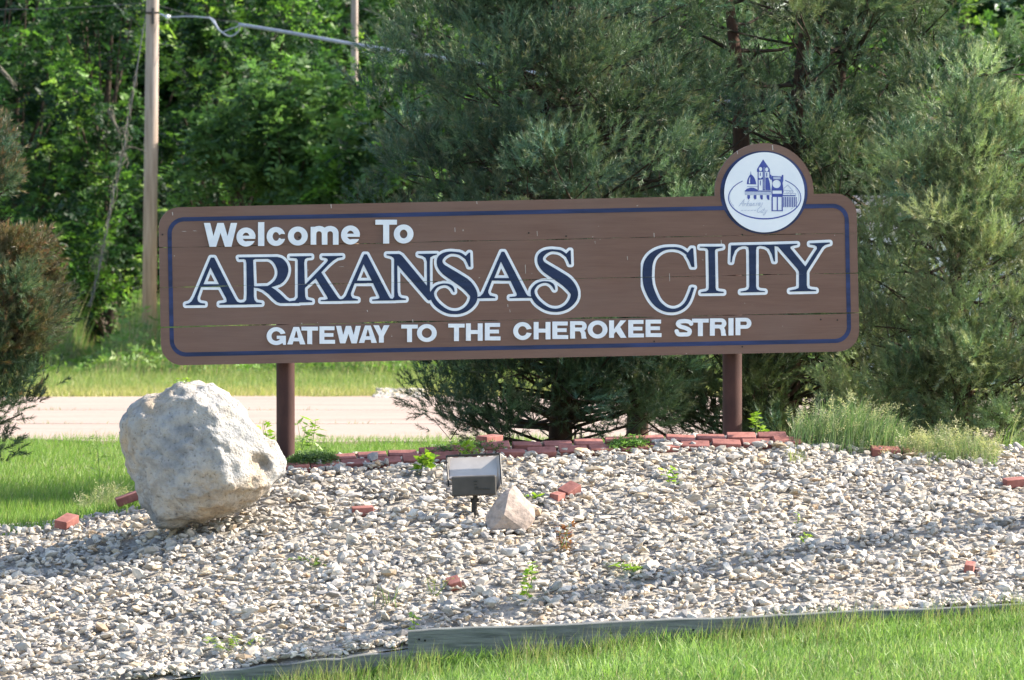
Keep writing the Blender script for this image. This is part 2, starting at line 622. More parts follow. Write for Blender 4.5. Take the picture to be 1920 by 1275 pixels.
# planks: rounded panel cut into four boards
def rrect(gx, gy, x0, x1, y0l, y1l, r):
    # y rows given at x=300, whole thing climbs by SL; also leans by the same angle
    gy2 = gy + SL * (gx - 300)
    gx2 = gx - SL * (gy2 - 400)
    cx, cy = (x0 + x1) / 2, (y0l + y1l) / 2
    qx = np.abs(gx2 - cx) - (x1 - x0) / 2 + r; qy = np.abs(gy2 - cy) - (y1l - y0l) / 2 + r
    return np.hypot(np.maximum(qx, 0), np.maximum(qy, 0)) + np.minimum(np.maximum(qx, qy), 0) - r
TX0, TX1, TY0, TY1 = 296.5, 1604.0, 389.3, 685.6
CX, CY = 1431.5, 361.0
gx, gy = np.meshgrid(np.arange(285, 1620, 1.0), np.arange(255, 700, 1.0))
panel = rrect(gx, gy, TX0, TX1, TY0, TY1, 40)
circ = np.hypot(gx - CX, gy - CY) - 92.5
ysk = gy + SL * (gx - 300)
# fillets where the arch meets the top edge are left square, as on the sign
edges = [-1e6] + J + [1e6]
for k in range(4):
    d = np.maximum(panel, np.maximum(edges[k] - ysk, ysk - edges[k + 1]))
    if k == 0:
        d = np.minimum(d, np.maximum(circ, ysk - (TY0 + 30)))
    d = gap(gx, gy, d)
    o = sign_mesh('plank', (d, 285.0, 255.0, 1.0), M['brown'], sgn, 0.0005 * k, 0.04 - 0.0007 * ((k * 2) % 3), 0.25)
    bevel(o, 0.003, 2)
# blue stripe, follows the edge and runs round the disc
inner = rrect(gx, gy, TX0 + 20, TX1 - 19, TY0 + 23, TY1 - 20, 27)
stripe = np.abs(inner) - 3.9
ring = np.abs(np.hypot((gx - CX + 1.0) / 1.05, gy - CY) - 74.5) - 3.4
stripe = np.maximum(stripe, -(np.hypot(gx - CX, gy - CY) - 74))
upper = np.maximum(ring, ysk - (TY0 + 27))
st = np.minimum(stripe, ring)
st = gap(gx, gy, st)
sign_mesh('border_stripe', (st, 285.0, 255.0, 1.0), M['stripe'], sgn, 0.0405, 0.002, 0.3)

# ---- swash serif letters traced as painted: blue shape with a white outline round it
def Z(org, pts): return [(org[0] + p[0] / 8.0, org[1] + p[1] / 8.0) + tuple(q / 8.0 for q in p[2:]) for p in pts]
O1, O2, O3, O5, O6 = (340, 450), (560, 450), (760, 450), (1180, 440), (1340, 440)
A2 = Shape().add(Z(O2, [(975, 215), (1015, 215), (1340, 840), (1365, 875), (1400, 886), (1445, 886), (1445, 906), (1095, 911), (1095, 893), (1180, 885), (1205, 870), (1200, 840), (1110, 650), (830, 650), (775, 800), (775, 830), (800, 872), (880, 890), (880, 908), (600, 913), (600, 895), (655, 885), (700, 840)])).sub(Z(O2, [(965, 360), (1090, 610), (865, 610)]))
A1 = Shape().add(Z(O1, [(437, 265), (487, 265), (700, 690), (800, 880), (830, 925), (870, 940), (975, 940), (975, 968), (565, 972), (565, 952), (640, 942), (672, 930), (675, 905), (665, 870), (575, 705), (290, 705), (240, 850), (235, 880), (245, 920), (280, 945), (350, 955), (350, 975), (60, 978), (60, 962), (110, 950), (150, 920), (190, 850)])).sub(Z(O1, [(430, 408), (560, 664), (325, 664)]))
RR = Shape().add(Z(O1, [(850, 262), (1380, 256)] + [tuple(q) for q in crom([(1430, 255), (1500, 275), (1560, 330), (1592, 400), (1597, 470), (1575, 550), (1530, 620), (1480, 660), (1400, 690), (1340, 706)], 3)] + [(1400, 745), (1480, 810), (1560, 890), (1620, 925), (1760, 930), (1760, 945), (1480, 947), (1430, 930), (1380, 890), (1300, 810), (1220, 750), (1150, 722), (1080, 712), (1080, 850), (1090, 900), (1120, 935), (1200, 945), (1200, 962), (880, 968), (880, 942), (940, 932), (968, 900), (975, 800), (970, 350), (960, 300), (930, 285), (860, 290)])).sub(Z(O1, [(1070, 300), (1100, 285)] + [tuple(q) for q in crom([(1290, 283), (1350, 310), (1400, 370), (1432, 450), (1432, 530), (1400, 600), (1350, 650), (1290, 690)], 3)] + [(1085, 696)]))
KK = Shape().add(Z(O2, [(-140, 246), (185, 242), (185, 262), (120, 268), (85, 290), (75, 340), (85, 660), (105, 655), (400, 350), (430, 312), (425, 285), (400, 270), (345, 262), (345, 242), (650, 238), (650, 255), (570, 270), (510, 310), (440, 370), (330, 485), (430, 640), (570, 850), (600, 885), (640, 895), (640, 915), (325, 918), (325, 900), (390, 897), (430, 885), (425, 860), (250, 575), (90, 715), (85, 730), (90, 850), (110, 895), (195, 912), (195, 932), (-160, 942), (-160, 922), (-60, 908), (-20, 860), (-20, 300), (-40, 274), (-140, 266)]))
NN = Shape().add(Z(O2, [(1310, 212), (1500, 210), (1540, 235), (1916, 690), (1915, 330), (1895, 270), (1850, 240), (1785, 225), (1785, 210), (2065, 205), (2065, 220), (2010, 235), (1965, 260), (1958, 330), (1960, 770), (1975, 800), (1990, 890), (1940, 908), (1920, 890), (1475, 375), (1470, 400), (1475, 780), (1490, 840), (1530, 870), (1600, 880), (1600, 898), (1400, 905), (1400, 885), (1425, 850), (1425, 300), (1415, 270), (1380, 245), (1310, 228)]))
scl = [(905, 275, 20), (820, 212, 20), (740, 194, 15), (660, 192, 18), (580, 218, 30), (520, 268, 40), (504, 330, 42), (530, 400, 52), (600, 465, 66), (700, 530, 72), (800, 595, 76), (900, 665, 78), (975, 750, 70), (1016, 830, 56), (1006, 910, 52), (960, 985, 43), (890, 1045, 34), (800, 1082, 26), (710, 1088, 24), (620, 1070, 28), (530, 1020, 33), (450, 950, 36), (402, 870, 32), (392, 800, 27), (412, 752, 22), (460, 700, 17), (530, 670, 13), (600, 665, 12), (660, 685, 18), (700, 722, 19), (720, 775, 8)]
S1 = Shape().stroke([tuple(q) for q in crom(Z(O3, scl), 3)]).add(Z(O3, [(890, 248), (945, 190), (962, 190), (970, 402), (942, 402), (925, 355), (893, 290)]))
ccl = [(870, 300, 18), (780, 235, 20), (700, 208, 18), (600, 203, 16), (500, 218, 23), (400, 264, 37), (320, 335, 53), (272, 430, 66), (257, 540, 70), (256, 650, 70), (270, 760, 69), (300, 850, 66), (345, 945, 61), (400, 1025, 52), (470, 1086, 44), (550, 1125, 34), (640, 1138, 27), (720, 1122, 26), (790, 1083, 26), (850, 1018, 26), (892, 930, 25), (920, 850, 22), (934, 810, 20)]
CC = Shape().stroke([tuple(q) for q in crom(Z(O5, ccl), 3)]).add(Z(O5, [(850, 288), (915, 205), (945, 205), (962, 485), (920, 485), (880, 385), (840, 320)])).add(Z(O5, [(915, 795), (962, 795), (950, 830), (905, 830)]))
II = Shape().add(Z(O5, [(1045, 182), (1385, 180), (1385, 194), (1330, 205), (1285, 215), (1270, 240), (1280, 800), (1290, 835), (1330, 850), (1400, 858), (1400, 876), (1060, 880), (1060, 864), (1140, 850), (1170, 830), (1180, 790), (1170, 240), (1155, 210), (1110, 197), (1045, 196)]))
TT = Shape().add(Z(O6, [(232, 163), (900, 148), (882, 175), (890, 402), (872, 402), (845, 300), (800, 215), (740, 178), (660, 166), (615, 185), (605, 230), (605, 780), (620, 820), (660, 840), (740, 848), (740, 860), (375, 868), (375, 852), (450, 840), (490, 820), (505, 780), (500, 250), (490, 190), (450, 171), (400, 173), (340, 192), (290, 240), (255, 330), (240, 415), (222, 415)]))
YY = Shape().add(Z(O6, [(740, 152), (1225, 138), (1225, 152), (1160, 165), (1120, 182), (1120, 205), (1345, 480), (1500, 240), (1520, 210), (1515, 180), (1480, 158), (1410, 148), (1410, 132), (1712, 118), (1712, 134), (1640, 155), (1600, 185), (1570, 230), (1370, 545), (1365, 570), (1365, 760), (1380, 805), (1430, 822), (1505, 830), (1505, 846), (1110, 853), (1110, 838), (1200, 820), (1245, 800), (1250, 760), (1250, 560), (1230, 520), (935, 180), (880, 170), (740, 164)]))
def tie(gx, gy, d): return gap(gx, gy, d, 0.55)
big = [A1, RR, KK, A2, NN, S1, A2.moved(257.2, -4.8), S1.moved(188.3, -4.3), CC, II, TT, YY]
for k, sh in enumerate(big):
    L_ = sign_mesh('letter', sh.field(0.5, 0.1, tie), M['navy'], sgn, 0.0432 + 0.00012 * k, 0.0015, 0.13)
    sign_mesh('outline', sh.field(0.5, 5.3, tie), M['white'], L_, 0.0406 + 0.00008 * k, 0.0012, 0.13)

# ---- raised sans letters. local frame: x right from 0..w, y down from 0 (top) to h (baseline)
def glyph(ch, w, h, tv, th):
    s = Shape()
    bx = lambda x0, y0, x1, y1: [(x0, y0), (x1, y0), (x1, y1), (x0, y1)]
    if ch in 'oOcCGe':
        ov = 0.015 * h
        s.add(ell(w / 2, h / 2, w / 2, h / 2 + ov, n=44)); s.sub(ell(w / 2, h / 2, w / 2 - tv, h / 2 - th * 0.98, n=40))
        if ch in 'cC':
            s.sub([(w * 0.52, h / 2), (w * 0.8, h * 0.36), (w * 1.3, h * 0.22 if ch == 'C' else h * 0.40), (w * 1.3, h * 0.78 if ch == 'C' else h * 0.60), (w * 0.8, h * 0.64)] if ch == 'c' else [(w * 0.55, h / 2), (w * 0.70, h * 0.42), (w * 1.2, h * 0.32), (w * 1.2, h * 0.66), (w * 0.72, h * 0.585)])
        if ch == 'G':
            s.sub([(w * 0.55, h * 0.5), (w * 0.7, h * 0.40), (w * 1.2, h * 0.30), (w * 1.2, h * 0.5)])
            s.add(bx(w * 0.53, h * 0.48, w, h * 0.66)); s.add([(w * 0.80, h * 0.5), (w, h * 0.5), (w, h), (w * 0.86, h), (w * 0.80, h * 0.8)])
        if ch == 'e':
            s.sub(bx(w * 0.5, h * 0.50, w * 1.2, h * 0.72))
            s.add(bx(w * 0.14, h * 0.43, w * 0.985, h * 0.60))
            s.sub([(w * 0.5, h * 0.605), (w * 1.2, h * 0.605), (w * 1.2, h * 0.70), (w * 0.74, h * 0.70)])
    elif ch in 'Il': s.add(bx(0, 0, w, h))
    elif ch == 'T': s.add(bx(0, 0, w, th)).add(bx(w / 2 - tv / 2, 0, w / 2 + tv / 2, h))
    elif ch == 'E':
        s.add(bx(0, 0, tv, h)).add(bx(0, 0, w * 0.97, th)).add(bx(0, h - th, w, h)).add(bx(0, h / 2 - th * 0.5, w * 0.9, h / 2 + th * 0.45))
    elif ch == 'H': s.add(bx(0, 0, tv, h)).add(bx(w - tv, 0, w, h)).add(bx(0, h / 2 - th / 2, w, h / 2 + th / 2))
    elif ch == 'A':
        q = tv * 1.12
        s.add([(w / 2 - tv * 0.58, 0), (w / 2 + tv * 0.58, 0), (w, h), (w - q, h), (w / 2, h * 0.16), (q, h), (0, h)])
        s.add([(w * 0.27, h * 0.62), (w * 0.73, h * 0.62), (w * 0.79, h * 0.62 + th * 0.9), (w * 0.21, h * 0.62 + th * 0.9)])
        s.add([(w / 2 - tv * 0.5, 0), (w / 2 + tv * 0.5, 0), (w / 2 + tv * 0.2, h * 0.24), (w / 2 - tv * 0.2, h * 0.24)])
    elif ch == 'W':
        q = tv * 1.05
        s.add([(0, 0), (q, 0), (w * 0.30 + q * .1, h * 0.72), (w * 0.25 + q * 0.62, h), (w * 0.25 - q * 0.42, h)])
        s.add([(w, 0), (w - q, 0), (w * 0.70 - q * .1, h * 0.72), (w * 0.75 - q * 0.62, h), (w * 0.75 + q * 0.42, h)])
        s.add([(w / 2 - q * .5, 0), (w / 2 + q * .5, 0), (w * 0.25 + q * 0.62, h), (w * 0.25 - q * 0.3, h)])
        s.add([(w / 2 - q * .5, 0), (w / 2 + q * .5, 0), (w * 0.75 + q * 0.3, h), (w * 0.75 - q * 0.62, h)])
    elif ch == 'Y':
        q = tv * 1.15
        s.add(bx(w / 2 - tv / 2, h * 0.52, w / 2 + tv / 2, h))
        s.add([(0, 0), (q, 0), (w / 2 + tv * .5, h * 0.62), (w / 2 - tv * .5, h * 0.62)]).add([(w, 0), (w - q, 0), (w / 2 - tv * .5, h * 0.62), (w / 2 + tv * .5, h * 0.62)])
    elif ch == 'K':
        s.add(bx(0, 0, tv, h)).add([(tv * 0.9, h * 0.55), (w - tv * 1.25, 0), (w * 0.98, 0), (tv * 0.9, h * 0.80)]).add([(w * 0.33, h * 0.42), (w * 0.60, h * 0.33), (w, h), (w - tv * 1.2, h), (w * 0.36, h * 0.58)])
    elif ch in 'PR':
        hb = h * (0.58 if ch == 'R' else 0.63)
        r = hb / 2
        s.add([(0, 0), (w * 0.6, 0)] + ell(w - r * 1.02, r, r * 1.02, r, -90, 90, 14) + [(w * 0.5, hb), (0, hb)])
        s.sub([(tv, th * 0.95), (w * 0.6, th * 0.95)] + ell(w - r * 1.02 , r, r * 1.02 - tv * 0.92, r - th * 0.95, -90, 90, 10) + [(tv, hb - th * 0.95)])
        s.add(bx(0, 0, tv, h))
        if ch == 'R':
            s.add([(w * 0.45, hb - th), (w * 0.78, hb - th * 0.7), (w * 0.93, h * 0.66), (w * 0.95, h * 0.86), (w, h), (w - tv * 1.05, h), (w * 0.68, h * 0.86), (w * 0.66, h * 0.68), (w * 0.58, hb)])
    elif ch == 'S':
        t_ = th * 0.52
        q = crom([(w * 0.93, h * 0.27), (w * 0.83, h * 0.16), (w * 0.55, t_), (w * 0.25, h * 0.16), (w * 0.17, h * 0.30), (w * 0.32, h * 0.43), (w * 0.62, h * 0.52), (w * 0.84, h * 0.66), (w * 0.78, h * 0.86), (w * 0.5, h - t_), (w * 0.2, h * 0.87), (w * 0.09, h * 0.70)], 4)
        s.stroke([(float(p[0]), float(p[1]), t_ * 1.02) for p in q])
    elif ch == 'm':
        s.add(bx(0, 0.03 * h, tv, h))
        r = (w - tv) / 4
        for k in range(2):
            cx = tv + (w - tv) / 4 * (1 + 2 * k) - tv / 2 + 0.0
            x0 = (w - tv) / 2 * k
            s.add([(x0, h * 0.5)] + ell(x0 + (w - tv) / 4 + tv / 2, h * 0.36, (w - tv) / 4 + tv / 2, h * 0.36 + 0.02 * h, 180, 360, 16) + [(x0 + (w - tv) / 2 + tv, h), (x0 + (w - tv) / 2, h), (x0 + (w - tv) / 2, h * 0.5)])
            s.sub([(x0 + tv, h * 1.2)] + ell(x0 + (w - tv) / 4 + tv / 2, h * 0.40, (w - tv) / 4 - tv / 2, h * 0.40 - th, 180, 360, 12) + [(x0 + (w - tv) / 2, h * 1.2)])
        s.add(bx(0, 0.03 * h, tv, h))
    return s
def place(ch, x0, x1, base, h, tv, th, depth=0.012):
    s = glyph(ch, x1 - x0, h, tv, th).moved(x0, base - h)
    return s
line1 = [('W', 381.5, 443.8), ('e', 442.5, 478.3), ('l', 483, 494.6), ('c', 499, 534), ('o', 538.8, 576), ('m', 581.5, 633.6), ('e', 638.3, 673.8), ('T', 702.7, 743), ('o', 737.2, 774)]
for k, (ch, a, c) in enumerate(line1):
    xm = (a + c) / 2
    base = 463.0 - 0.0193 * (xm - 401)
    h = 44.6 if ch in 'WlT' else 34.6
    s = place(ch, a, c, base, h, 11.2 if ch != 'm' else 10.4, 9.3)
    fl = s.field(0.4, 0.0)
    sign_mesh('letter', fl, M['white'], sgn, 0.041, 0.012 + 0.0003 * (k % 2), 0.1)
line2 = [('G', 499, 535), ('A', 537.5, 571.5), ('T', 564.2, 595.2), ('E', 598, 627), ('W', 629, 675.4), ('A', 671.7, 705.5), ('Y', 698.7, 729), ('T', 751.2, 782), ('O', 780.5, 817.5), ('T', 839.2, 869.8), ('H', 872.3, 903.5), ('E', 907.7, 936.9),
         ('C', 960.8, 995.6), ('H', 999.2, 1030.5), ('E', 1034.2, 1063.7), ('R', 1067.3, 1098.4), ('O', 1100.3, 1137.3), ('K', 1140.4, 1173), ('E', 1176.4, 1205.5), ('E', 1208.8, 1238.4), ('S', 1263.8, 1296.3), ('T', 1295.8, 1326.8), ('R', 1329.2, 1359.9), ('I', 1364, 1373.3), ('P', 1377.1, 1406.8)]
for k, (ch, a, c) in enumerate(line2):
    xm = (a + c) / 2
    base = 646.4 - 0.0205 * (xm - 516)
    s = place(ch, a, c, base, 32.6, 9.0, 7.3)
    sign_mesh('letter', s.field(0.4, 0.0), M['white'], sgn, 0.041, 0.012 + 0.0003 * (k % 2), 0.1)

# ---- emblem disc
dsk = sign_mesh('emblem_disc', Shape().add(ell(CX - 0.5, CY - 0.2, 75, 75, n=96)).field(0.8), M['disc'], sgn, 0.043, 0.014, 0.06)
def E(pts): return [(1330 + p[0] / 6.71, 260 + p[1] / 6.71) + tuple(q / 6.71 for q in p[2:]) for p in pts]
def bxz(x0, y0, x1, y1): return [(x0, y0), (x1, y0), (x1, y1), (x0, y1)]
ek = [0]
def mark(name, shape, mat='emblem', h=0.25):
    ek[0] += 1
    return sign_mesh(name, shape.field(h), M[mat], dsk, 0.0575 + 0.00006 * ek[0], 0.0006, 0.05)
# oval ring, broken by the buildings
def arc(a0, a1, r, w_): return [(680 + 455 * math.cos(math.radians(a)), 745 + 265 * math.sin(math.radians(a)), w_) for a in np.linspace(a0, a1, 40)]
mark('oval_ring', Shape().stroke(E([(q[0], q[1], 5.0 + 3.5 * max(0, math.sin(math.radians(a)))) for q, a in zip(arc(-55, 232, 0, 5), np.linspace(-55, 232, 40))])))
mark('oval_ring', Shape().stroke(E([(663 + 425 * math.cos(math.radians(a)), 735 + 235 * math.sin(math.radians(a)), 3) for a in np.linspace(150, 205, 14)])), 'emblem_pale')
mark('oval_ring', Shape().stroke(E([(680 + 430 * math.cos(math.radians(a)), 735 + 240 * math.sin(math.radians(a)), 3) for a in np.linspace(-25, 40, 14)])), 'emblem_pale')
dm = Shape().add(E([(455, 575)] + [tuple(q) for q in crom([(460, 530), (475, 490), (505, 450), (545, 485), (565, 530), (575, 578)], 3)])).add(E([(500, 455), (505, 405), (511, 455)]))
dm.sub(E([(480, 565), (482, 520), (492, 490), (500, 488), (496, 530), (498, 565)]))
dm.add(E([(435, 655), (455, 632), (500, 618), (545, 620), (585, 640), (598, 655)])).add(E(bxz(430, 655, 760, 668)))
mark('dome', dm)
tw = Shape().add(E([(583, 385), (660, 262), (745, 385), (745, 420), (583, 420)])).sub(E(ell(628, 385, 20, 26))).sub(E(ell(706, 390, 20, 26)))
tw.add(E(bxz(592, 415, 604, 650))).add(E(bxz(655, 350, 685, 650))).add(E(bxz(738, 415, 748, 500))).add(E([(600, 490), (625, 505), (655, 485), (655, 515), (600, 520)])).add(E([(690, 490), (725, 490), (745, 560), (755, 650), (690, 650)]))
tw.add(E(bxz(620, 430, 630, 470))).add(E(bxz(700, 430, 712, 480))).add(E(bxz(622, 530, 632, 590))).add(E([(748, 450), (765, 460), (770, 520), (748, 515)]))
mark('tower', tw)
pale = Shape().add(E(bxz(430, 672, 765, 710))).add(E(bxz(780, 480, 880, 508))).add(E(bxz(668, 360, 676, 640))).add(E(bxz(460, 598, 590, 612)))
mark('building_band', pale, 'emblem_pale')
for x in (462, 542, 622, 705):
    wn = Shape().add(E([(x, 712), (x + 34, 712), (x + 34, 750 + (x - 462) * 0.1), (x + 12, 768), (x, 745)]))
    mark('window', wn)
cl = Shape().add(E([(768, 470), (895, 478), (895, 458), (914, 458), (914, 530), (905, 560), (918, 665), (905, 735), (770, 735), (765, 640), (775, 560), (770, 520)])).sub(E(ell(830, 572, 52, 52))).sub(E(bxz(788, 482, 880, 512))).sub(E(bxz(778, 655, 895, 695)))
cl.add(E(bxz(766, 735, 782, 912))).add(E(bxz(893, 735, 908, 912))).add(E(bxz(832, 735, 846, 912))).add(E(bxz(766, 902, 908, 914)))
mark('clock_tower', cl)
cr = Shape()
for x in range(915, 1075, 22): cr.add(E(bxz(x, 735, x + 12, 862)))
cr.add(E(bxz(905, 712, 1070, 726)))
mark('colonnade', cr)
rf = Shape().stroke(E([(925, 625, 5), (970, 585, 5), (1035, 660, 5), (925, 650, 4)])).stroke(E([(910, 690, 4), (1068, 690, 4), (1068, 720, 4)])).stroke(E([(960, 655, 3), (960, 700, 3), (1000, 660, 3), (1005, 705, 3), (1040, 665, 3)]))
mark('rooftop', rf, 'emblem_pale')
# script words, thin pale strokes
sc = []
def scr(ch, x, y, k):
    D = {'A': [[(0, 0), (28, -55), (45, -95), (48, 0)], [(10, -35), (60, -40)]], 'C': [[(50, -72), (35, -85), (8, -50), (5, -15), (25, 0), (50, -18)]],
         'r': [[(0, 0), (8, -35), (12, -28), (24, -34)]], 'k': [[(0, 0), (18, -80)], [(6, -20), (28, -38)], [(8, -20), (26, 0)]],
         'a': [[(24, -32), (8, -34), (2, -12), (10, 0), (22, -12), (26, -34), (24, 0), (34, -6)]], 'n': [[(0, 0), (7, -34)], [(4, -20), (18, -36), (20, 0), (28, -4)]],
         's': [[(20, -34), (8, -30), (16, -14), (12, 0), (0, -4)]], 'i': [[(0, -30), (0, 0), (10, -4)], [(5, -45), (6, -42)]], 't': [[(10, -60), (0, 0), (10, -3)], [(-6, -36), (20, -38)]],
         'y': [[(0, -32), (4, -6), (18, -10)], [(26, -36), (10, 30), (-8, 34), (0, 10)]]}
    return [[(x + p[0] * k + (-p[1]) * 0.3 * k, y + p[1] * k, 3.0) for p in st_] for st_ in D[ch]]
ink = Shape()
x = 355
for ch in 'Arkansas':
    for st_ in scr(ch, x, 852 - (x - 355) * 0.04, 0.95): ink.stroke(E(st_))
    x += {'A': 62, 'r': 30, 'k': 36, 'a': 40, 'n': 38, 's': 30}[ch]
x = 575
for ch in 'City':
    for st_ in scr(ch, x, 932, 0.95): ink.stroke(E(st_))
    x += {'C': 58, 'i': 18, 't': 26, 'y': 30}[ch]
for x in range(385, 560, 40): ink.stroke(E([(x, 905, 3), (x + 26, 902, 3)]))
mark('script_words', ink, 'emblem_pale', 0.2)

# pale chips and old drip marks in the brown paint
chips = [(323, 401, 1.2, 6), (620, 387, 1.3, 7), (893, 380, 1.0, 5), (1447, 277, 1.5, 9), (1381, 286, 1.3, 6), (852, 431, 1.0, 8), (984, 505, 0.9, 16), (1006, 438, 0.9, 9), (1225, 441, 0.9, 8), (1175, 484, 0.8, 7), (1417, 634, 1.8, 6), (1351, 455, 1.2, 9), (951, 573, 0.9, 5), (955, 583, 0.9, 5), (688, 583, 1.4, 3), (386, 616, 0.9, 6), (773, 602, 1.0, 6), (345, 434, 7, 0.8), (365, 433, 6, 0.7), (640, 500, 9, 0.6), (1254, 520, 0.9, 14)]
CHIP = simple('pale_bare_wood', (0.36, 0.33, 0.30), (0.5, 0.46, 0.42), 30, 0.8)
for k, (x, y, hw, hh) in enumerate(chips):
    sign_mesh('paint_chip', Shape().add([(x - hw, y - hh * 0.5), (x + hw * 0.2, y - hh * 0.55), (x + hw * 0.8, y + hh * 0.4), (x - hw * 0.1, y + hh * 0.6)]).field(0.35), CHIP, sgn, 0.0404 if k not in (0, 1) else 0.0435, 0.0008, 0.05)
# posts: round steel, painted; behind the boards
for (px, wd, pyb) in ((535.5, 34.5, 852), (1373.0, 36.5, 832)):
    X = PX(px, 40.13); Y = 40.13 + YAW * X
    X = PX(px, Y)
    r = wd / 2 / F * Y
    gz0 = float(ground_z(X, Y))
    mb = MB()
    n = 28
    pts = [(X, Y, gz0 - 0.4), (X, Y, gz0 + 0.3), (X - 0.001, Y, PZ(660, Y)), (X - 0.003, Y, PZ(410, Y))]
    mb.tube(pts, r, n)
    smooth_by_angle(mb.build('post', M['post'], sgn), 50)
    # steel straps on the back fix the boards to the post
    for py in (430, 500, 575, 640):
        MB().box((X, Y - r - 0.004, PZ(py, Y)), (0.26, 0.008, 0.05)).build('bracket', M['post'], sgn)
# nail heads and screws
SCREW = simple('dark_screws', (0.02, 0.018, 0.016), rough=0.6)
for (px, py) in ((297 + 7, 440), (1060, 443), (1225, 640), (1390, 650), (1537, 599), (1568, 600), (560, 445), (1390, 440), (990, 437)):
    u, v = on_sign(px, py)
    c = SO + u * SU + v * SV + 0.0412 * SW
    ring_ = [c + 0.006 * (math.cos(t) * SU + math.sin(t) * SV) for t in np.linspace(0, 2 * math.pi, 9)[:-1]]
    nm = MB(); nm.add(ring_ + [p + 0.003 * SW for p in ring_], [[k, (k + 1) % 8, 8 + (k + 1) % 8, 8 + k] for k in range(8)] + [[8 + k for k in range(8)]])
    nm.build('screw', SCREW, sgn)
# ------------------------------------------------------------------ stones
def ico(sub):
    bm = bmesh.new(); bmesh.ops.create_icosphere(bm, subdivisions=sub, radius=1.0)
    V = np.array([v.co[:] for v in bm.verts]); Fc = np.array([[v.index for v in f.verts] for f in bm.faces])
    bm.free(); return V, Fc


def rotm(rng, n):
    q = rng.normal(size=(n, 4)); q /= np.linalg.norm(q, axis=1)[:, None]
    a, b_, c, d = q.T
    return np.stack([np.stack([1 - 2 * (c * c + d * d), 2 * (b_ * c - a * d), 2 * (b_ * d + a * c)], -1),
                     np.stack([2 * (b_ * c + a * d), 1 - 2 * (b_ * b_ + d * d), 2 * (c * d - a * b_)], -1),
                     np.stack([2 * (b_ * d - a * c), 2 * (c * d + a * b_), 1 - 2 * (b_ * b_ + c * c)], -1)], -2)


def stones(rng, C, size, sub, flat=0.50):
    """angular stones: sphere clipped by random planes"""
    V0, F0 = ico(sub)
    nvar = 40
    var = []
    for k in range(nvar):
        v = V0.copy() + rng.normal(0, 0.06, V0.shape)
        for j in range(7):
            nrm = rng.normal(size=3); nrm /= np.linalg.norm(nrm)
            h = rng.uniform(0.45, 0.8)
            t = v @ nrm - h
            v = v - np.outer(np.maximum(t, 0), nrm)
        v *= np.array([1.2, 0.9, 0.62]) * rng.uniform(0.8, 1.2, 3)
        var.append(v)
    var = np.array(var)
    n = len(C)
    idx = rng.integers(0, nvar, n)
    R_ = rotm(rng, n)
    # lie mostly flat: squash after rotating
    vv = np.einsum('nij,nkj->nki', R_, var[idx]) * size[:, None, None] * 0.5
    vv[:, :, 2] *= flat + 0.3 * rng.random((n, 1))
    vv += C[:, None, :]
    Fc = (F0[None] + (np.arange(n) * len(V0))[:, None, None]).reshape(-1, 3)
    return vv.reshape(-1, 3), Fc, len(V0)


rng = np.random.default_rng(11)
def stone_cols(rng, n, X=None):
    base = np.array([[0.48, 0.435, 0.375], [0.38, 0.355, 0.325], [0.54, 0.48, 0.40], [0.27, 0.26, 0.255], [0.52, 0.42, 0.30], [0.44, 0.33, 0.23], [0.58, 0.545, 0.49]])
    pr = np.array([0.27, 0.24, 0.17, 0.12, 0.06, 0.02, 0.12])
    c = base[rng.choice(len(base), n, p=pr)] * rng.uniform(0.84, 1.20, (n, 1))
    return np.clip(c * np.array([1.08, 1.06, 1.03]), 0, 0.8)
def bed_points(rng, n):
    X = rng.uniform(-5.2, 5.6, n); t = rng.uniform(0.01, 1.0, n)
    # a little of the bed continues behind the bricks
    t = np.where(rng.random(n) < 0.10, rng.uniform(1.0, 1.16, n), t)
    Y = d_t(X) + 0.062 + t * (d_c(X) - d_t(X))
    return X, Y, t
def keep_gravel(X, Y):
    # thin out at the far left crest where lawn starts
    yl = np.interp(X, [-6, -3.5, -2.6, -2.0], [38.6, 39.25, 39.5, 40.9])
    return Y < yl
Vs, Fs, Cs, base = [], [], [], 0
for (n, sub, lo, hi, lift) in ((16500, 1, 0.032, 0.060, 0.006), (14500, 1, 0.052, 0.086, 0.012), (1500, 1, 0.080, 0.135, 0.018)):
    X, Y, t = bed_points(rng, n)
    ne = n // 14; Xe = rng.uniform(-2.4, 4.6, ne); X[:ne] = Xe; Y[:ne] = d_t(Xe) + 0.058 + 0.16 * rng.random(ne)
    ok = keep_gravel(X, Y); X, Y = X[ok], Y[ok]
    n = len(X)
    size = lo + (hi - lo) * rng.random(n) ** 1.5
    bumpz = 0.018 * np.sin(X * 7.1 + Y * 3) * np.sin(Y * 6.3 + X) + 0.012 * np.sin(X * 17 + 2) * np.sin(Y * 15)
    C = np.stack([X, Y, ground_z(X, Y) + lift + bumpz + rng.uniform(0, 0.018, n)], -1)
    v, f, k = stones(rng, C, size, sub)
    Vs.append(v); Fs.append(f + base); base += len(v)
    Cs.append(np.repeat(stone_cols(rng, n), k, axis=0))
o = part('gravel', np.concatenate(Vs), np.concatenate(Fs), M['stone'], None, False, np.concatenate(Cs))
tag(o, 'pale crushed limestone gravel covering the sloping bed under the sign', 'gravel', kind='stuff')

# gravel spill at the far road edge
X = rng.uniform(PX(705, 89), PX(800, 89), 1500); Y = rng.uniform(87.5, 90.5, 1500)
C = np.stack([X, Y, 0.03 + 0.10 * rng.random(1500) * np.exp(-((Y - 89.5) / 0.8) ** 2)], -1)
v, f, k = stones(rng, C, rng.uniform(0.05, 0.12, 1500), 1)
o = part('gravel_spill', v, f, M['stone'], None, False, np.repeat(stone_cols(rng, 1500) * 1.1, k, axis=0))
tag(o, 'streak of pale gravel on the far edge of the road behind the left post', 'gravel', kind='stuff')

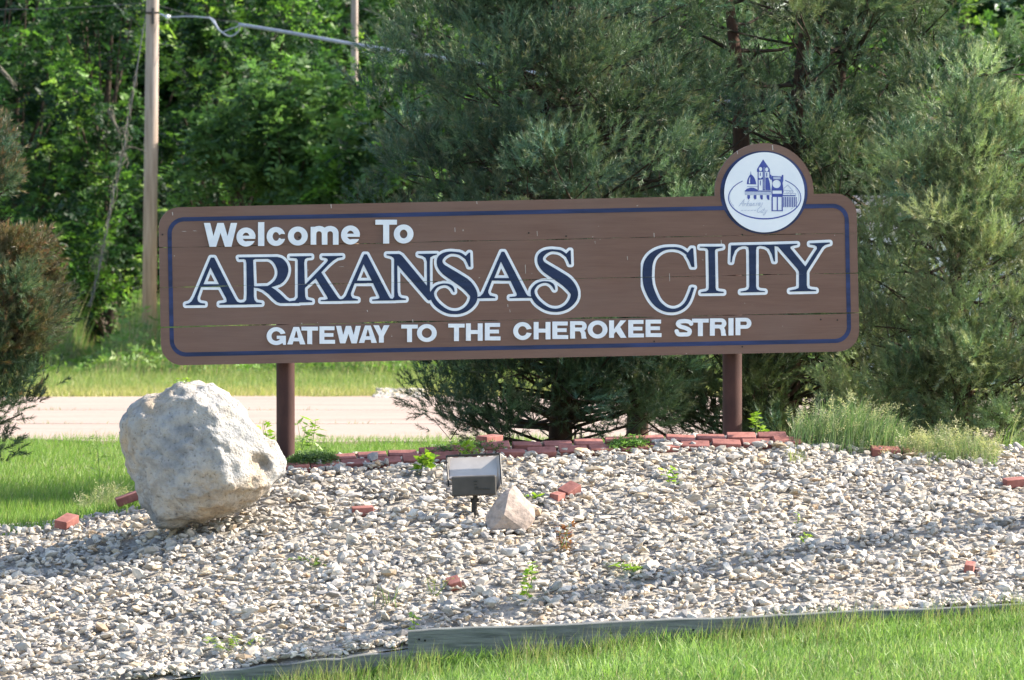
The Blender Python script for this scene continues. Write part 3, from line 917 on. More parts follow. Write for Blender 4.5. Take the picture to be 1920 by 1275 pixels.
def ray_ground(px, py):
    D = np.arange(34.0, 42.0, 0.004)
    X = PX(px, D)
    zr = PZ(py, D); zg = ground_z(X, D) + 0.02
    k = int(np.argmax(zr < zg)) if (zr < zg).any() else int(np.argmin(zr - zg))
    return float(X[k]), float(D[k]), float(zg[k]) - 0.02


# ------------------------------------------------------------------ boulder
def fbm(p, s, o=4):
    v = 0; a = 1
    for k in range(o):
        v += a * noise.noise(Vector((p[0] * s, p[1] * s, p[2] * s))); a *= 0.5; s *= 2.1
    return v

m, nt, b = mat_new('weathered_limestone')
n1 = noise_node(nt, 2.2, 8, 0.6); n2 = noise_node(nt, 11, 8, 0.65); n3 = noise_node(nt, 45, 5, 0.6)
c1 = ramp(nt, n1.outputs[0], [(0.36, (0.31, 0.315, 0.32)), (0.48, (0.47, 0.45, 0.42)), (0.62, (0.50, 0.405, 0.30))]).outputs[0]
c2 = ramp(nt, n2.outputs[0], [(0.30, (0.62, 0.64, 0.68)), (0.55, (1.0, 1.0, 1.0)), (0.8, (1.12, 1.1, 1.05))]).outputs[0]
c = mixc(nt, c1, c2, 1.0, 'MULTIPLY')
c3 = ramp(nt, n3.outputs[0], [(0.28, (0.45, 0.44, 0.43)), (0.42, (1, 1, 1))]).outputs[0]
c = mixc(nt, c, c3, 1.0, 'MULTIPLY')
nt.links.new(c, b.inputs['Base Color']); b.inputs['Roughness'].default_value = 0.95; b.inputs['Specular IOR Level'].default_value = 0.15
ad = nt.nodes.new('ShaderNodeMath'); ad.operation = 'ADD'
nt.links.new(n2.outputs[0], ad.inputs[0]); nt.links.new(n3.outputs[0], ad.inputs[1])
bump(nt, b, ad.outputs[0], 0.9, 0.03)
M['boulder'] = m

DB = 38.35
outl = [(330, 722), (360, 717), (395, 721), (420, 735), (445, 758), (465, 785), (492, 812), (522, 838), (535, 862), (534, 885), (518, 905), (492, 930), (455, 952), (410, 966), (360, 978), (318, 990), (298, 985), (282, 962), (262, 925), (250, 890), (238, 850), (229, 815), (233, 785), (246, 763), (262, 752), (288, 740), (308, 730)]
cx, cy = 375, 862
ang = np.array([math.atan2(-(y - cy), x - cx) for x, y in outl]); rad = np.array([math.hypot(x - cx, y - cy) for x, y in outl])
od = np.argsort(ang); ang, rad = ang[od], rad[od]
V0, F0 = ico(6)
a = np.arctan2(V0[:, 2], V0[:, 0]); rr = np.hypot(V0[:, 0], V0[:, 2])
R_ = np.interp(a, np.concatenate([ang - 2 * math.pi, ang, ang + 2 * math.pi]), np.tile(rad, 3))
sc_ = DB / F
blend = np.clip(rr * 1.3, 0, 1)
Rm = R_ * blend + np.mean(rad) * (1 - blend)
q = np.stack([Rm * rr * np.cos(a) * sc_, V0[:, 1] * 0.44, Rm * rr * np.sin(a) * sc_], -1)
# facets of the broken face: clip by planes given in the stone's own frame (x right, y away, z up), metres
for nx_, ny_, nz_, h in ((-0.15, -0.95, 0.12, 0.335), (0.62, -0.72, 0.25, 0.37), (-0.62, -0.75, 0.1, 0.46), (0.1, -0.72, -0.6, 0.42), (0.25, -0.6, 0.75, 0.46)):
    nrm = np.array([nx_, ny_, nz_]); nrm /= np.linalg.norm(nrm)
    t = q @ nrm - h
    q = q - np.outer(np.maximum(t, 0) * 0.62, nrm)
c0 = P(cx, cy, DB)
Nn = q / (np.linalg.norm(q, axis=1)[:, None] + 1e-9)
disp = np.empty(len(q))
for k, p in enumerate(q):
    e = fbm(p, 3.2, 3)
    r1 = 1 - abs(noise.noise(Vector((p[0] * 5 + 3, p[1] * 5, p[2] * 7 + 1)))) * 2
    g = fbm((p[0] + 5, p[1], p[2] * 1.2), 13, 4)
    vd = noise.voronoi(Vector((p[0] * 9, p[1] * 9, p[2] * 9)))[0][0]
    disp[k] = 0.020 * e + 0.012 * (1 - abs(fbm(p, 4.5, 2)) * 2.2) + 0.022 * g - 0.030 * max(0, 0.30 - vd) * (1 if e > 0 else 0.2)
q = q + Nn * disp[:, None]
# hollow on the right shoulder
hc = (np.array([486, 868]) - np.array([cx, cy])) * sc_
dd = np.hypot((q[:, 0] - hc[0]) / 1.15, q[:, 2] + hc[1])
q[:, 1] += np.where(q[:, 1] < 0.1, 0.085 * np.exp(-(dd / 0.062) ** 4), 0)
bd = part('boulder', q + c0, F0, M['boulder'], None, True, None, (c0[0], c0[1], c0[2] - 0.45))
tag(bd, 'big pale weathered limestone boulder beside the left sign post', 'boulder')


def rock(name, pts, mat, label, cat, group=None, sub=3, amp=0.006, sc=14, mats=None):
    bm = bmesh.new()
    for p in pts: bm.verts.new(p)
    r = bmesh.ops.convex_hull(bm, input=bm.verts)
    bmesh.ops.delete(bm, geom=[g for g in r['geom_interior'] if isinstance(g, bmesh.types.BMVert)], context='VERTS')
    bmesh.ops.subdivide_edges(bm, edges=bm.edges, cuts=sub, use_grid_fill=True)
    bmesh.ops.triangulate(bm, faces=bm.faces)
    bmesh.ops.smooth_vert(bm, verts=bm.verts, factor=0.35, use_axis_x=True, use_axis_y=True, use_axis_z=True)
    bm.normal_update()
    for v in bm.verts:
        v.co += v.normal * amp * fbm(v.co, sc, 3)
    V = np.array([v.co[:] for v in bm.verts]); bm.verts.index_update()
    Fc = np.array([[v.index for v in f.verts] for f in bm.faces]); bm.free()
    c = V.mean(0); c[2] = V[:, 2].min()
    o = part(name, V, Fc, mat, None, False, None, c)
    return tag(o, label, cat, group)

M['pinkrock'] = simple('pink_granite', (0.30, 0.24, 0.20), (0.46, 0.36, 0.30), 26, 0.9, bmp=0.7, bd=0.012)
M['rockgrey'] = simple('grey_limestone_lump', (0.36, 0.35, 0.34), (0.52, 0.50, 0.47), 16, 0.95, bmp=0.7, bd=0.01)
dR = ray_ground(958, 994)[1] + 0.1
rock('rock', [P(966, 908, dR + .04), P(953, 920, dR - .05), P(1003, 952, dR), P(1006, 972, dR - .06), P(988, 996, dR - .1), P(914, 1000, dR - .12), P(909, 968, dR - .04), P(930, 934, dR - .02), P(960, 995, dR + .1), P(995, 985, dR + .12), P(925, 985, dR + .1), P(945, 965, dR - .14)], M['pinkrock'], 'pinkish pyramid shaped rock lying right of the floodlight', 'rock', amp=0.008)
for (px, py, w_, h_, lab) in ((803, 942, 38, 14, 'flat slab of pale stone lying just left of the floodlight'), (838, 975, 34, 18, 'grey angular stone below and left of the floodlight'),
                              (1330, 1105 - 150, 30, 14, 'dull grey stone on the gravel right of the red bricks'), (1140, 1120 - 90, 34, 16, 'grey lump of stone on the open gravel below the red bricks'), (955, 1043, 36, 20, 'grey rounded stone on the gravel below the pink rock')):
    d = ray_ground(px, py)[1]
    c = P(px, py - h_ * 0.4, d); s_ = d / F
    r3 = np.random.default_rng(int(px))
    pts = [c + np.array([math.cos(t) * w_ / 2 * s_, math.sin(t) * w_ / 2.4 * s_, r3.uniform(-1, 1) * h_ / 2 * s_]) * r3.uniform(0.8, 1.1) for t in np.linspace(0, 6.2, 14)]
    rock('rock', pts, M['rockgrey'], lab, 'rock', sub=2, amp=0.005)

# ------------------------------------------------------------------ bricks
m, nt, b = mat_new('red_brick')
n1 = noise_node(nt, 14, 5); n2 = noise_node(nt, 60, 4)
c1 = ramp(nt, n1.outputs[0], [(0.35, (0.22, 0.078, 0.062)), (0.65, (0.36, 0.145, 0.118))]).outputs[0]
oi = nt.nodes.new('ShaderNodeObjectInfo')
c2 = ramp(nt, oi.outputs['Random'], [(0.0, (0.72, 0.70, 0.74)), (1.0, (1.15, 1.15, 1.12))]).outputs[0]
nt.links.new(mixc(nt, c1, c2, 1.0, 'MULTIPLY'), b.inputs['Base Color']); b.inputs['Roughness'].default_value = 0.9
bump(nt, b, n2.outputs[0], 0.5, 0.003)
M['brick'] = m
def brick_mesh(L=0.2, W=0.098, H=0.058):
    bm = bmesh.new(); bmesh.ops.create_cube(bm, size=1.0)
    bmesh.ops.scale(bm, vec=(L, W, H), verts=bm.verts)
    bmesh.ops.bevel(bm, geom=list(bm.edges), offset=0.004, segments=1, affect='EDGES')
    me = bpy.data.meshes.new('brick'); bm.to_mesh(me); bm.free(); me.materials.append(M['brick'])
    return me
BM = brick_mesh()
ed = root('brick_edging', (PX(1000, 39.9), 39.9, 0.48), 'double row of red bricks edging the crest of the gravel bed behind the floodlight', 'edging')
r4 = np.random.default_rng(3)
def put_brick(parent, loc, rot, name='brick'):
    o = bpy.data.objects.new(name, BM); COL.objects.link(o)
    pl = WL[parent] if parent is not None else np.zeros(3)
    o.parent = parent
    o.location = [float(v) for v in (np.array(loc) - pl)]
    o.rotation_euler = rot
    return o
for row in range(2):
    px = 553 if row == 0 else 640
    while px < (1500 if row else 1480):
        D = 39.80 if row == 0 else 39.92
        X = PX(px, D); D = D + YAW * X; X = PX(px, D)
        z = float(ground_z(X, D)) + (0.014 if row == 0 else 0.034) + r4.normal(0, 0.004)
        slope = math.atan2(float(ground_z(X + .1, D) - ground_z(X - .1, D)), 0.2)
        put_brick(ed, (X, D, z), (math.radians(21 + r4.normal(0, 3)), -slope + math.radians(r4.normal(0, 1.6)), YAW + math.radians(r4.normal(0, 2.5))))
        px += 56.5 + r4.uniform(0, 2.5)
for px, D in ((1660, 39.95), (1718, 39.95)):
    X = PX(px, D); z = float(ground_z(X, D)) + 0.02
    put_brick(ed, (X, D, z), (math.radians(15), math.radians(3), 0.1))

def loose(px, py, rot, lab, k=1.0, dz=0.02):
    X, D, z = ray_ground(px, py)
    o = put_brick(None, (X, D, z + dz), rot)
    o.name = 'loose_brick'
    o.scale = (k, 1, 1)
    tag(o, lab, 'brick', 'loose red bricks on the gravel')
R = math.radians
loose(125, 990, (R(10), R(-16), R(62)), 'loose red brick standing proud at the far left of the gravel', 0.85, 0.065)
loose(240, 948, (R(5), R(-20), R(10)), 'red brick half hidden behind the left foot of the boulder', 0.85, 0.07)
loose(680, 962, (R(6), R(-3), R(6)), 'loose red brick end on the gravel between boulder and floodlight', 0.72, 0.035)
loose(1068, 930, (R(20), R(-24), R(42)), 'loose red brick tilted upright, right of the pink rock', 0.66, 0.06)
loose(1045, 938, (R(8), R(10), R(-30)), 'small brown brick stub touching the tilted brick', 0.35, 0.04)
loose(1903, 910, (R(8), R(-5), R(15)), 'loose dark red brick at the far right edge of the gravel', 0.75, 0.04)
loose(851, 1098, (R(25), R(-15), R(10)), 'orange brick fragment low on the gravel below the pink rock', 0.4, 0.035)
loose(1818, 1068, (R(15), R(8), R(-10)), 'small orange brick chip low on the right of the gravel', 0.3, 0.035)
# block behind the edging
X = PX(918, 40.25); z = float(ground_z(X, 40.25))
o = put_brick(None, (X, 40.25, PZ(826, 40.25)), (R(4), R(-3), R(52))); o.name = 'loose_brick'; o.scale = (0.95, 1, 1.25)
tag(o, 'loose red brick standing behind the edging above the floodlight', 'brick', 'loose red bricks on the gravel')

# ------------------------------------------------------------------ timbers
m, nt, b = mat_new('weathered_grey_timber')
n1 = noise_node(nt, 5, 7, 0.65, stretch=(0.5, 5, 9)); n2 = noise_node(nt, 1.5, 4)
c1 = ramp(nt, n1.outputs[0], [(0.3, (0.075, 0.080, 0.078)), (0.7, (0.225, 0.232, 0.225))]).outputs[0]
c2 = ramp(nt, n2.outputs[0], [(0.3, (0.85, 0.9, 0.88)), (0.7, (1.08, 1.05, 1.03))]).outputs[0]
nt.links.new(mixc(nt, c1, c2, 1.0, 'MULTIPLY'), b.inputs['Base Color']); b.inputs['Roughness'].default_value = 0.9
bump(nt, b, n1.outputs[0], 0.6, 0.01)
M['timber'] = m
def timber(xa, ya_, xb, yb, H, label, T=0.09):
    Da = d_t(PX(xa, 35.4)) - 0.045; Db = d_t(PX(xb, 35.6)) - 0.045
    A = P(xa, ya_, Da); B = P(xb, yb, Db)
    n = 24
    V = []; Fc = []
    r5 = np.random.default_rng(int(xa))
    for k in range(n + 1):
        p = A + (B - A) * k / n; p = p + np.array([0, 0, 0.004 * math.sin(k * 1.1) + r5.normal(0, .0015)])
        for (dy, dz) in ((0, -H), (0, -0.006), (0.006, 0), (T - .006, 0.001), (T, -0.006), (T, -H)):
            V.append(p + np.array([0, dy, dz]))
    for k in range(n):
        for j in range(6):
            a_ = k * 6 + j; b2 = k * 6 + (j + 1) % 6
            Fc.append([a_, b2, b2 + 6, a_ + 6])
    Fc.append([0, 1, 2, 3, 4, 5][::-1]); Fc.append([n * 6 + j for j in range(6)])
    rt = root('landscape_timber', tuple(A - np.array([0, 0, H])), label, 'timber', 'grey timbers edging the gravel bed')
    part('beam', np.array(V), Fc, M['timber'], rt)
    return rt, A, B
tb, A, B = timber(765, 1183, 2260, 1118, 0.32, 'tall weathered grey timber holding back the gravel, right of the step')
HOLE = simple('dark_hole', (0.015, 0.015, 0.015))
for px, py in ((786, 1199), (797, 1201), (1146, 1187), (1300, 1181)):
    Y = d_t(PX(px, 35.5)) - 0.049
    c = P(px, py, Y)
    MB().tube([c, c + np.array([0, 0.006, 0])], 0.007, 8).build('bolt_hole', HOLE, tb)
timber(376, 1262, 767, 1219, 0.24, 'lower weathered grey timber lying left of the step in the edging', 0.10)
# short return end where the tall timber steps down is its own sawn end

# ------------------------------------------------------------------ floodlight
M['bronze'] = simple('dark_bronze_metal', (0.030, 0.028, 0.027), (0.045, 0.042, 0.04), 20, 0.45, metal=0.3)
M['fl_box'] = simple('taupe_housing_paint', (0.060, 0.055, 0.048), (0.078, 0.071, 0.062), 12, 0.6)
M['fl_in'] = simple('pale_shield_inside', (0.44, 0.40, 0.375), (0.52, 0.475, 0.45), 7, 0.5)
DF = ray_ground(889, 962)[1]
fl = root('floodlight', P(889, 962, DF), 'square grey floodlight on a short stem pointing up at the sign', 'floodlight')
s_ = DF / F
def fp(px, py, dd): return P(px, py, DF) + np.array([0, dd, 0])
def quadslab(q, th, name, mat, par=fl, bev=0.003):
    q = [np.array(p) for p in q]
    n = np.cross(q[1] - q[0], q[3] - q[0]); n /= np.linalg.norm(n)
    V = q + [p + n * th for p in q]
    o = part(name, np.array(V), [[0, 1, 2, 3], [7, 6, 5, 4], [0, 4, 5, 1], [1, 5, 6, 2], [2, 6, 7, 3], [3, 7, 4, 0]], mat, par)
    bevel(o, bev, 2)
    return o
# tilted pale inner face of the shield
quadslab([fp(842, 898, 0.03), fp(932, 894, 0.03), fp(934, 857, 0.13), fp(842, 860, 0.13)], 0.004, 'reflector', M['fl_in'])
# side wings of the shield
quadslab([fp(838, 900, 0.0), fp(846, 900, 0.05), fp(845, 860, 0.135), fp(836, 856, 0.10)], 0.003, 'side_wing', M['bronze'])
quadslab([fp(931, 925, 0.03), fp(939, 908, -0.01), fp(937, 854, 0.09), fp(930, 858, 0.135)], 0.003, 'side_wing', M['fl_in'])
# dark rim
rm = MB()
def bar(a_, b2, w2):
    a_ = np.array(a_); b2 = np.array(b2); rm.tube([a_, b2], w2, 6)
bar(fp(837, 856, 0.09), fp(937, 851.5, 0.09), 0.0085); bar(fp(837, 856, 0.09), fp(841, 912, -0.01), 0.007); bar(fp(937, 851.5, 0.09), fp(941, 908, -0.01), 0.007)
rm.build('rim', M['bronze'], fl)
# housing box in front, rounded corners
hb = MB()
bx0, bx1, by0, by1 = 847.5, 930.5, 892, 929
c = (fp(bx0, by0, -0.03) + fp(bx1, by1, -0.03)) / 2
Rz = np.array([[math.cos(0.035), 0, -math.sin(-0.035) * -1], [0, 1, 0], [math.sin(0.035), 0, math.cos(0.035)]])
hb.box(c + np.array([0, 0.02, 0]), ((bx1 - bx0) * s_, 0.11, (by1 - by0) * s_), Rz)
o = hb.build('housing', M['fl_box'], fl); bevel(o, 0.012, 4)
# moulded marks on the housing
for (x0, y0, x1, y1) in ((889, 901, 895, 903), (889, 907, 894, 909), (889, 912, 897, 913.5), (890, 915.5, 918, 916.6)):
    cc = (fp(x0, y0, -0.0675) + fp(x1, y1, -0.0675)) / 2 + np.array([0, 0.0015 + 0.0, 0])
    MB().box(cc, ((x1 - x0) * s_, 0.006, max(0.002, (y1 - y0) * s_))).build('moulded_mark', M['bronze'], fl)
for px in (863, 911): MB().tube([fp(px, 849, 0.09), fp(px, 855, 0.09)], 0.008, 8).build('clip', M['bronze'], fl)
kn = MB(); kn.tube([fp(891, 927, 0.02), fp(891, 941, 0.02)], 0.017, 12); kn.tube([fp(882, 938, 0.02), fp(898, 938, 0.02)], 0.014, 10)
kn.build('knuckle', M['bronze'], fl)
st_ = MB(); st_.tube([fp(889, 938, 0.02), fp(889, 990, 0.02)], 0.019, 14); st_.build('stem', M['bronze'], fl)
# ------------------------------------------------------------------ grass
def blades(rng, X, Y, Z_, h, w_, lean=0.35, col=None, seg=2, wind=(0.15, 0)):
    """bent blades, each two stacked pieces"""
    n = len(X)
    phi = rng.uniform(0, 2 * math.pi, n)
    ax = np.stack([np.cos(phi), np.sin(phi)], -1)
    ln = rng.normal(0, lean, (n, 2)) + np.array(wind)
    b0 = np.stack([X, Y, Z_], -1)
    mid_ = b0 + np.concatenate([ln * h[:, None] * 0.28, (h * 0.55)[:, None]], 1)
    tip = b0 + np.concatenate([ln * h[:, None] * 0.95, (h * (1 - 0.25 * np.minimum((ln ** 2).sum(1), 1.5)))[:, None]], 1)
    o = np.concatenate([ax * w_[:, None] * 0.5, np.zeros((n, 1))], 1)
    if seg == 1:
        return np.stack([b0 - o, b0 + o, tip], 1).reshape(-1, 3), np.arange(n * 3).reshape(-1, 3), np.repeat(col, 3, axis=0)
    V = np.stack([b0 - o, b0 + o, mid_ + o * 0.8, mid_ - o * 0.8, tip], 1).reshape(-1, 3)
    k = np.arange(n) * 5
    Fq = np.stack([np.stack([k, k + 1, k + 2], -1), np.stack([k, k + 2, k + 3], -1), np.stack([k + 3, k + 2, k + 4], -1)], 1).reshape(-1, 3)
    return V, Fq, np.repeat(col, 5, axis=0)


def cmix(rng, n, cols, p=None, var=0.15):
    cols = np.array(cols)
    c = cols[rng.choice(len(cols), n, p=p)] * rng.uniform(1 - var, 1 + var, (n, 1))
    return c


GREEN = [(0.21, 0.33, 0.09), (0.28, 0.40, 0.12), (0.14, 0.23, 0.06), (0.38, 0.43, 0.19), (0.42, 0.38, 0.20)]
rg = np.random.default_rng(21)
# front lawn
n = 74000
X = rg.uniform(-2.9, 4.4, n); Y = 36.1 - 4.4 * rg.random(n) ** 1.1
Y = np.minimum(Y, d_t(X) - 0.05)
kp = (X > -1.95 + 0.0 * Y) | (Y < 34.7)
X, Y = X[kp], Y[kp]; n = len(X)
tuft = 0.5 + 0.5 * np.sin(X * 3.1 + np.sin(Y * 4) * 1.5) * np.sin(Y * 5.3 + X * 1.7)
h = (0.045 + 0.095 * rg.random(n) ** 1.6 * (0.45 + 0.9 * tuft)) + 0.03 * (Y > 35.0)
col = cmix(rg, n, GREEN, [0.33, 0.33, 0.2, 0.10, 0.04]) * (0.85 + 0.3 * tuft[:, None])
V1, F1, C1 = blades(rg, X, Y, ground_z(X, Y - 0.0) - 0.005, h, rg.uniform(0.005, 0.0095, n), 0.42, col)
# taller seed stems along the timber
n2 = 5200
X = rg.uniform(-2.2, 4.2, n2); Y = d_t(X) - 0.06 - rg.random(n2) ** 2 * 0.7
cl_ = np.sin(X * 4.2) + np.sin(X * 9.7 + 1) + 0.6 * (X > 1)
kp = rg.random(n2) < 0.35 + 0.3 * cl_
X, Y = X[kp], Y[kp]; n2 = len(X)
V2, F2, C2 = blades(rg, X, Y, ground_z(X, Y), rg.uniform(0.12, 0.27, n2), rg.uniform(0.003, 0.006, n2), 0.25, cmix(rg, n2, [(0.2, 0.3, 0.07), (0.33, 0.33, 0.14), (0.28, 0.26, 0.13)]))
o = part('lawn_grass', np.concatenate([V1, V2]), np.concatenate([F1, F2 + len(V1)]), M['grass'], None, False, np.concatenate([C1, C2]))
tag(o, 'bright green lawn grass in front of the grey timbers', 'grass', kind='stuff')

# left lawn behind the bed, both sides of the sign, up to the road
n = 150000
Y = 39.0 + 23.4 * rg.random(n) ** 1.25; X = rg.uniform(-1.15, 1.15, n) * (Y * 0.091)
zz = ground_z(X, Y)
yl = np.interp(X, [-6, -3.5, -2.6, -2.0, -1.9], [38.6, 39.2, 39.5, 40.8, 41.4])
kp = (Y > yl) & ((X < -0.6) | (Y > 52) | (Y > 42.5) & (rg.random(n) < 0.5))
X, Y, zz = X[kp], Y[kp], zz[kp]; n = len(X)
tuft = 0.5 + 0.5 * np.sin(X * 2.3 + Y) * np.sin(Y * 1.3 + X * 0.7)
h = 0.05 + 0.06 * rg.random(n) * (0.5 + tuft)
h *= np.where(Y > 60.5, 1.3, 1.0)
col = cmix(rg, n, [(0.16, 0.28, 0.05), (0.22, 0.33, 0.07), (0.13, 0.22, 0.045), (0.30, 0.34, 0.11)], [0.35, 0.35, 0.15, 0.15])
V1, F1, C1 = blades(rg, X, Y, zz - 0.01, h, rg.uniform(0.006, 0.012, n), 0.4, col, seg=1)
nj = 2600
Xj = rg.uniform(-9, 9, nj); jj = rg.integers(0, 2, nj); Yj = np.where(jj == 0, 69.68 + 0.04 * np.sin(Xj * 1.3), 77.98) + rg.normal(0, 0.05, nj)
kj = rg.random(nj) < 0.3 + 0.5 * np.sin(Xj * 1.9 + jj * 2) ; Xj, Yj = Xj[kj], Yj[kj]; nj = len(Xj)
Vj, Fj, Cj = blades(rg, Xj, Yj, np.full(nj, 0.0), rg.uniform(0.03, 0.10, nj), rg.uniform(0.01, 0.02, nj), 0.5, cmix(rg, nj, [(0.24, 0.27, 0.10), (0.35, 0.32, 0.16)]), seg=1)
V1, F1, C1 = np.concatenate([V1, Vj]), np.concatenate([F1, Fj + len(V1)]), np.concatenate([C1, Cj])
o = part('verge_grass', V1, F1, M['grass'], None, False, C1)
tag(o, 'sunlit grass between the gravel bed and the road, left of the boulder', 'grass', kind='stuff')

# grass verge beyond the road
n = 120000
Y = 88.6 + 26 * rg.random(n) ** 1.1; X = rg.uniform(-1.1, 1.1, n) * (Y * 0.092)
h = 0.07 + 0.10 * rg.random(n) + np.clip((Y - 96) / 16, 0, 1) * 0.35 * rg.random(n)
yl_ = np.clip((Y - 89) / 9, 0, 1)[:, None]
c_dry = cmix(rg, n, [(0.42, 0.38, 0.13), (0.34, 0.34, 0.11), (0.50, 0.42, 0.20)]); c_gr = cmix(rg, n, [(0.17, 0.26, 0.06), (0.25, 0.31, 0.09), (0.33, 0.34, 0.14)])
pick = (rg.random((n, 1)) < yl_ * 0.9 + 0.05)
V1, F1, C1 = blades(rg, X, Y, np.zeros(n), h, rg.uniform(0.012, 0.026, n), 0.4, np.where(pick, c_gr, c_dry), seg=1)
o = part('meadow_grass', V1, F1, M['grass'], None, False, C1)
tag(o, 'yellow green grass strip on the far side of the road', 'grass', kind='stuff')

# ------------------------------------------------------------------ leafy geometry
def fronds(rng, B, Dr, L, nl, ll, lw, col, droop=0.5, flatn=0.3):
    """pinnate leaves: B base (n,3), Dr direction (n,3), L length (n,), nl leaflets, ll/lw leaflet size (n,)"""
    n = len(B)
    up = np.array([0, 0, 1.0])
    side = np.cross(Dr, up + rng.normal(0, flatn, (n, 3))); side /= np.linalg.norm(side, axis=1)[:, None] + 1e-9
    nrm = np.cross(side, Dr)
    Vs, k = [], 0
    for j in range(nl):
        t = (j // 2 + 1) / (nl / 2)
        sg = 1 if j % 2 else -1
        if j >= nl - 1: sg = 0; t = 1.0
        c = B + Dr * (L * t)[:, None] - up * (L * droop * t * t)[:, None]
        ax = side * sg * 0.85 + Dr * (0.55 if sg else 1.0) - up * 0.25 * rng.random((n, 1)) + rng.normal(0, 0.18, (n, 3))
        ax /= np.linalg.norm(ax, axis=1)[:, None]
        wv = np.cross(ax, nrm + rng.normal(0, 0.35, (n, 3))); wv /= np.linalg.norm(wv, axis=1)[:, None] + 1e-9
        ls = (ll * (0.75 + 0.4 * math.sin(math.pi * t)) * rng.uniform(0.8, 1.15, n))[:, None]
        ws = (lw * rng.uniform(0.8, 1.2, n))[:, None]
        Vs.append(np.stack([c, c + ax * ls * 0.42 + wv * ws * 0.5, c + ax * ls, c + ax * ls * 0.42 - wv * ws * 0.5], 1))
    V = np.stack(Vs, 1).reshape(-1, 3)     # n, nl, 4
    k = np.arange(n * nl) * 4
    Fq = np.stack([k, k + 1, k + 2, k + 3], -1)
    Cc = np.repeat(col, nl * 4, axis=0)
    return V, Fq, Cc


def unit(a): return a / (np.linalg.norm(a, axis=-1, keepdims=True) + 1e-9)


def dec_tree(name, label, cat, group, X, Y, lobes, ntip, nfr, pal, seed, L=0.42, ll=0.13, lw=0.06, trunk_r=0.14, nl=11, zbase=0.0):
    """lobes: list of (cx, cy, cz, rx, ry, rz) in metres, absolute"""
    rng = np.random.default_rng(seed)
    if name == 'leafy_tree': ntip = int(ntip * (1.0 if seed in (31, 32) else 0.82))
    rt = root(name, (X, Y, zbase), label, cat, group)
    lobes = np.array(lobes, float)
    vol = lobes[:, 3] * lobes[:, 5]
    li = rng.choice(len(lobes), ntip, p=vol / vol.sum())
    u = unit(rng.normal(size=(ntip, 3)))
    nb_ = max(ntip // 7, 6); seeds_u = unit(rng.normal(size=(nb_, 3)))
    ci = rng.integers(0, nb_, ntip); u = unit(seeds_u[ci] + rng.normal(0, 0.20, (ntip, 3)))
    u[:, 1] = np.where(rng.random(ntip) < 0.6, -np.abs(u[:, 1]), u[:, 1])
    r = rng.uniform(0.45, 1.0, ntip) ** 0.6
    tip = lobes[li, :3] + u * lobes[li, 3:] * r[:, None]
    tip[:, 2] = np.maximum(tip[:, 2], 0.3)
    out = unit(tip - np.array([X, Y, 0]) * [1, 1, 0] - np.array([0, 0, 1]) * (tip[:, 2:3] * 0.75))
    cp = rng.integers(0, len(pal), nb_)[ci]; cp = np.where(rng.random(ntip) < 0.3, rng.integers(0, len(pal), ntip), cp)
    tc = np.array(pal)[cp] * rng.uniform(0.8, 1.25, (ntip, 1))
    # fronds arranged along a short twig
    B, Dr, Cn = [], [], []
    tw_ = unit(out * 0.8 + rng.normal(0, 0.45, (ntip, 3)) + np.array([0, 0, 0.55]))
    for k in range(nfr):
        s = k / nfr
        B.append(tip + tw_ * (s * 0.75))
        Dr.append(unit(tw_ * 0.5 + unit(rng.normal(size=(ntip, 3))) + np.array([0, 0, 0.2])))
        Cn.append(tc * rng.uniform(0.88, 1.12, (ntip, 1)))
    B = np.concatenate(B); Dr = np.concatenate(Dr); Cn = np.concatenate(Cn)
    n = len(B)
    V, Fq, Cc = fronds(rng, B, Dr, rng.uniform(0.7, 1.2, n) * L, nl, np.full(n, ll), np.full(n, lw), Cn)
    part('crown', V, Fq, M['leaf'], rt, False, Cc)
    mb = MB(); top = lobes[:, 2].max()
    mb.tube([(X, Y, zbase - 0.3), (X + 0.1, Y, 1.2), (X - 0.1, Y + 0.1, top * 0.55), (X + 0.1, Y, top)], [trunk_r * 1.3, trunk_r, trunk_r * 0.7, trunk_r * 0.25], 10)
    smooth_by_angle(mb.build('trunk', M['bark_dark'], rt), 60)
    mb = MB()
    for k in rng.choice(ntip, min(ntip, 22), replace=False):
        z0 = rng.uniform(0.2, 0.75) * min(tip[k, 2], top)
        a_ = np.array([X, Y, z0]); m_ = (a_ + tip[k]) / 2 + np.array([0, 0, -0.25]); mb.tube([a_, m_, tip[k] + tw_[k] * 0.4], [trunk_r * 0.35, 0.035, 0.010], 5)
    mb.build('limbs', M['bark_dark'], rt)
    return rt

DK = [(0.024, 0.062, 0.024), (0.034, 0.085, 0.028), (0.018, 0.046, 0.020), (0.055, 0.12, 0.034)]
LT = [(0.095, 0.18, 0.062), (0.135, 0.235, 0.075), (0.045, 0.10, 0.036), (0.15, 0.25, 0.085)]
YG = [(0.085, 0.185, 0.040), (0.15, 0.29, 0.055), (0.022, 0.055, 0.022), (0.25, 0.39, 0.07), (0.018, 0.046, 0.020), (0.03, 0.075, 0.026)]  # bright tones paint sunlit sprays, near-black ones the shaded gaps
G1 = 'leafy trees at the edge of the woods'
def lob(px, py, d, rpx, rpy, ry=1.9): return (PX(px, d), d, PZ(py, d), rpx * d / F, ry, rpy * d / F)
dec_tree('leafy_tree', 'dark leafy tree at the left edge above the tall weeds', 'tree', G1, PX(30, 120), 120, [lob(60, 500, 118, 120, 80, 1.0), lob(20, 60, 120, 150, 130), lob(60, 260, 119, 130, 120), lob(-60, 330, 120, 120, 160), lob(100, 420, 118, 100, 90)], 300, 7, DK + YG[:2], 31)
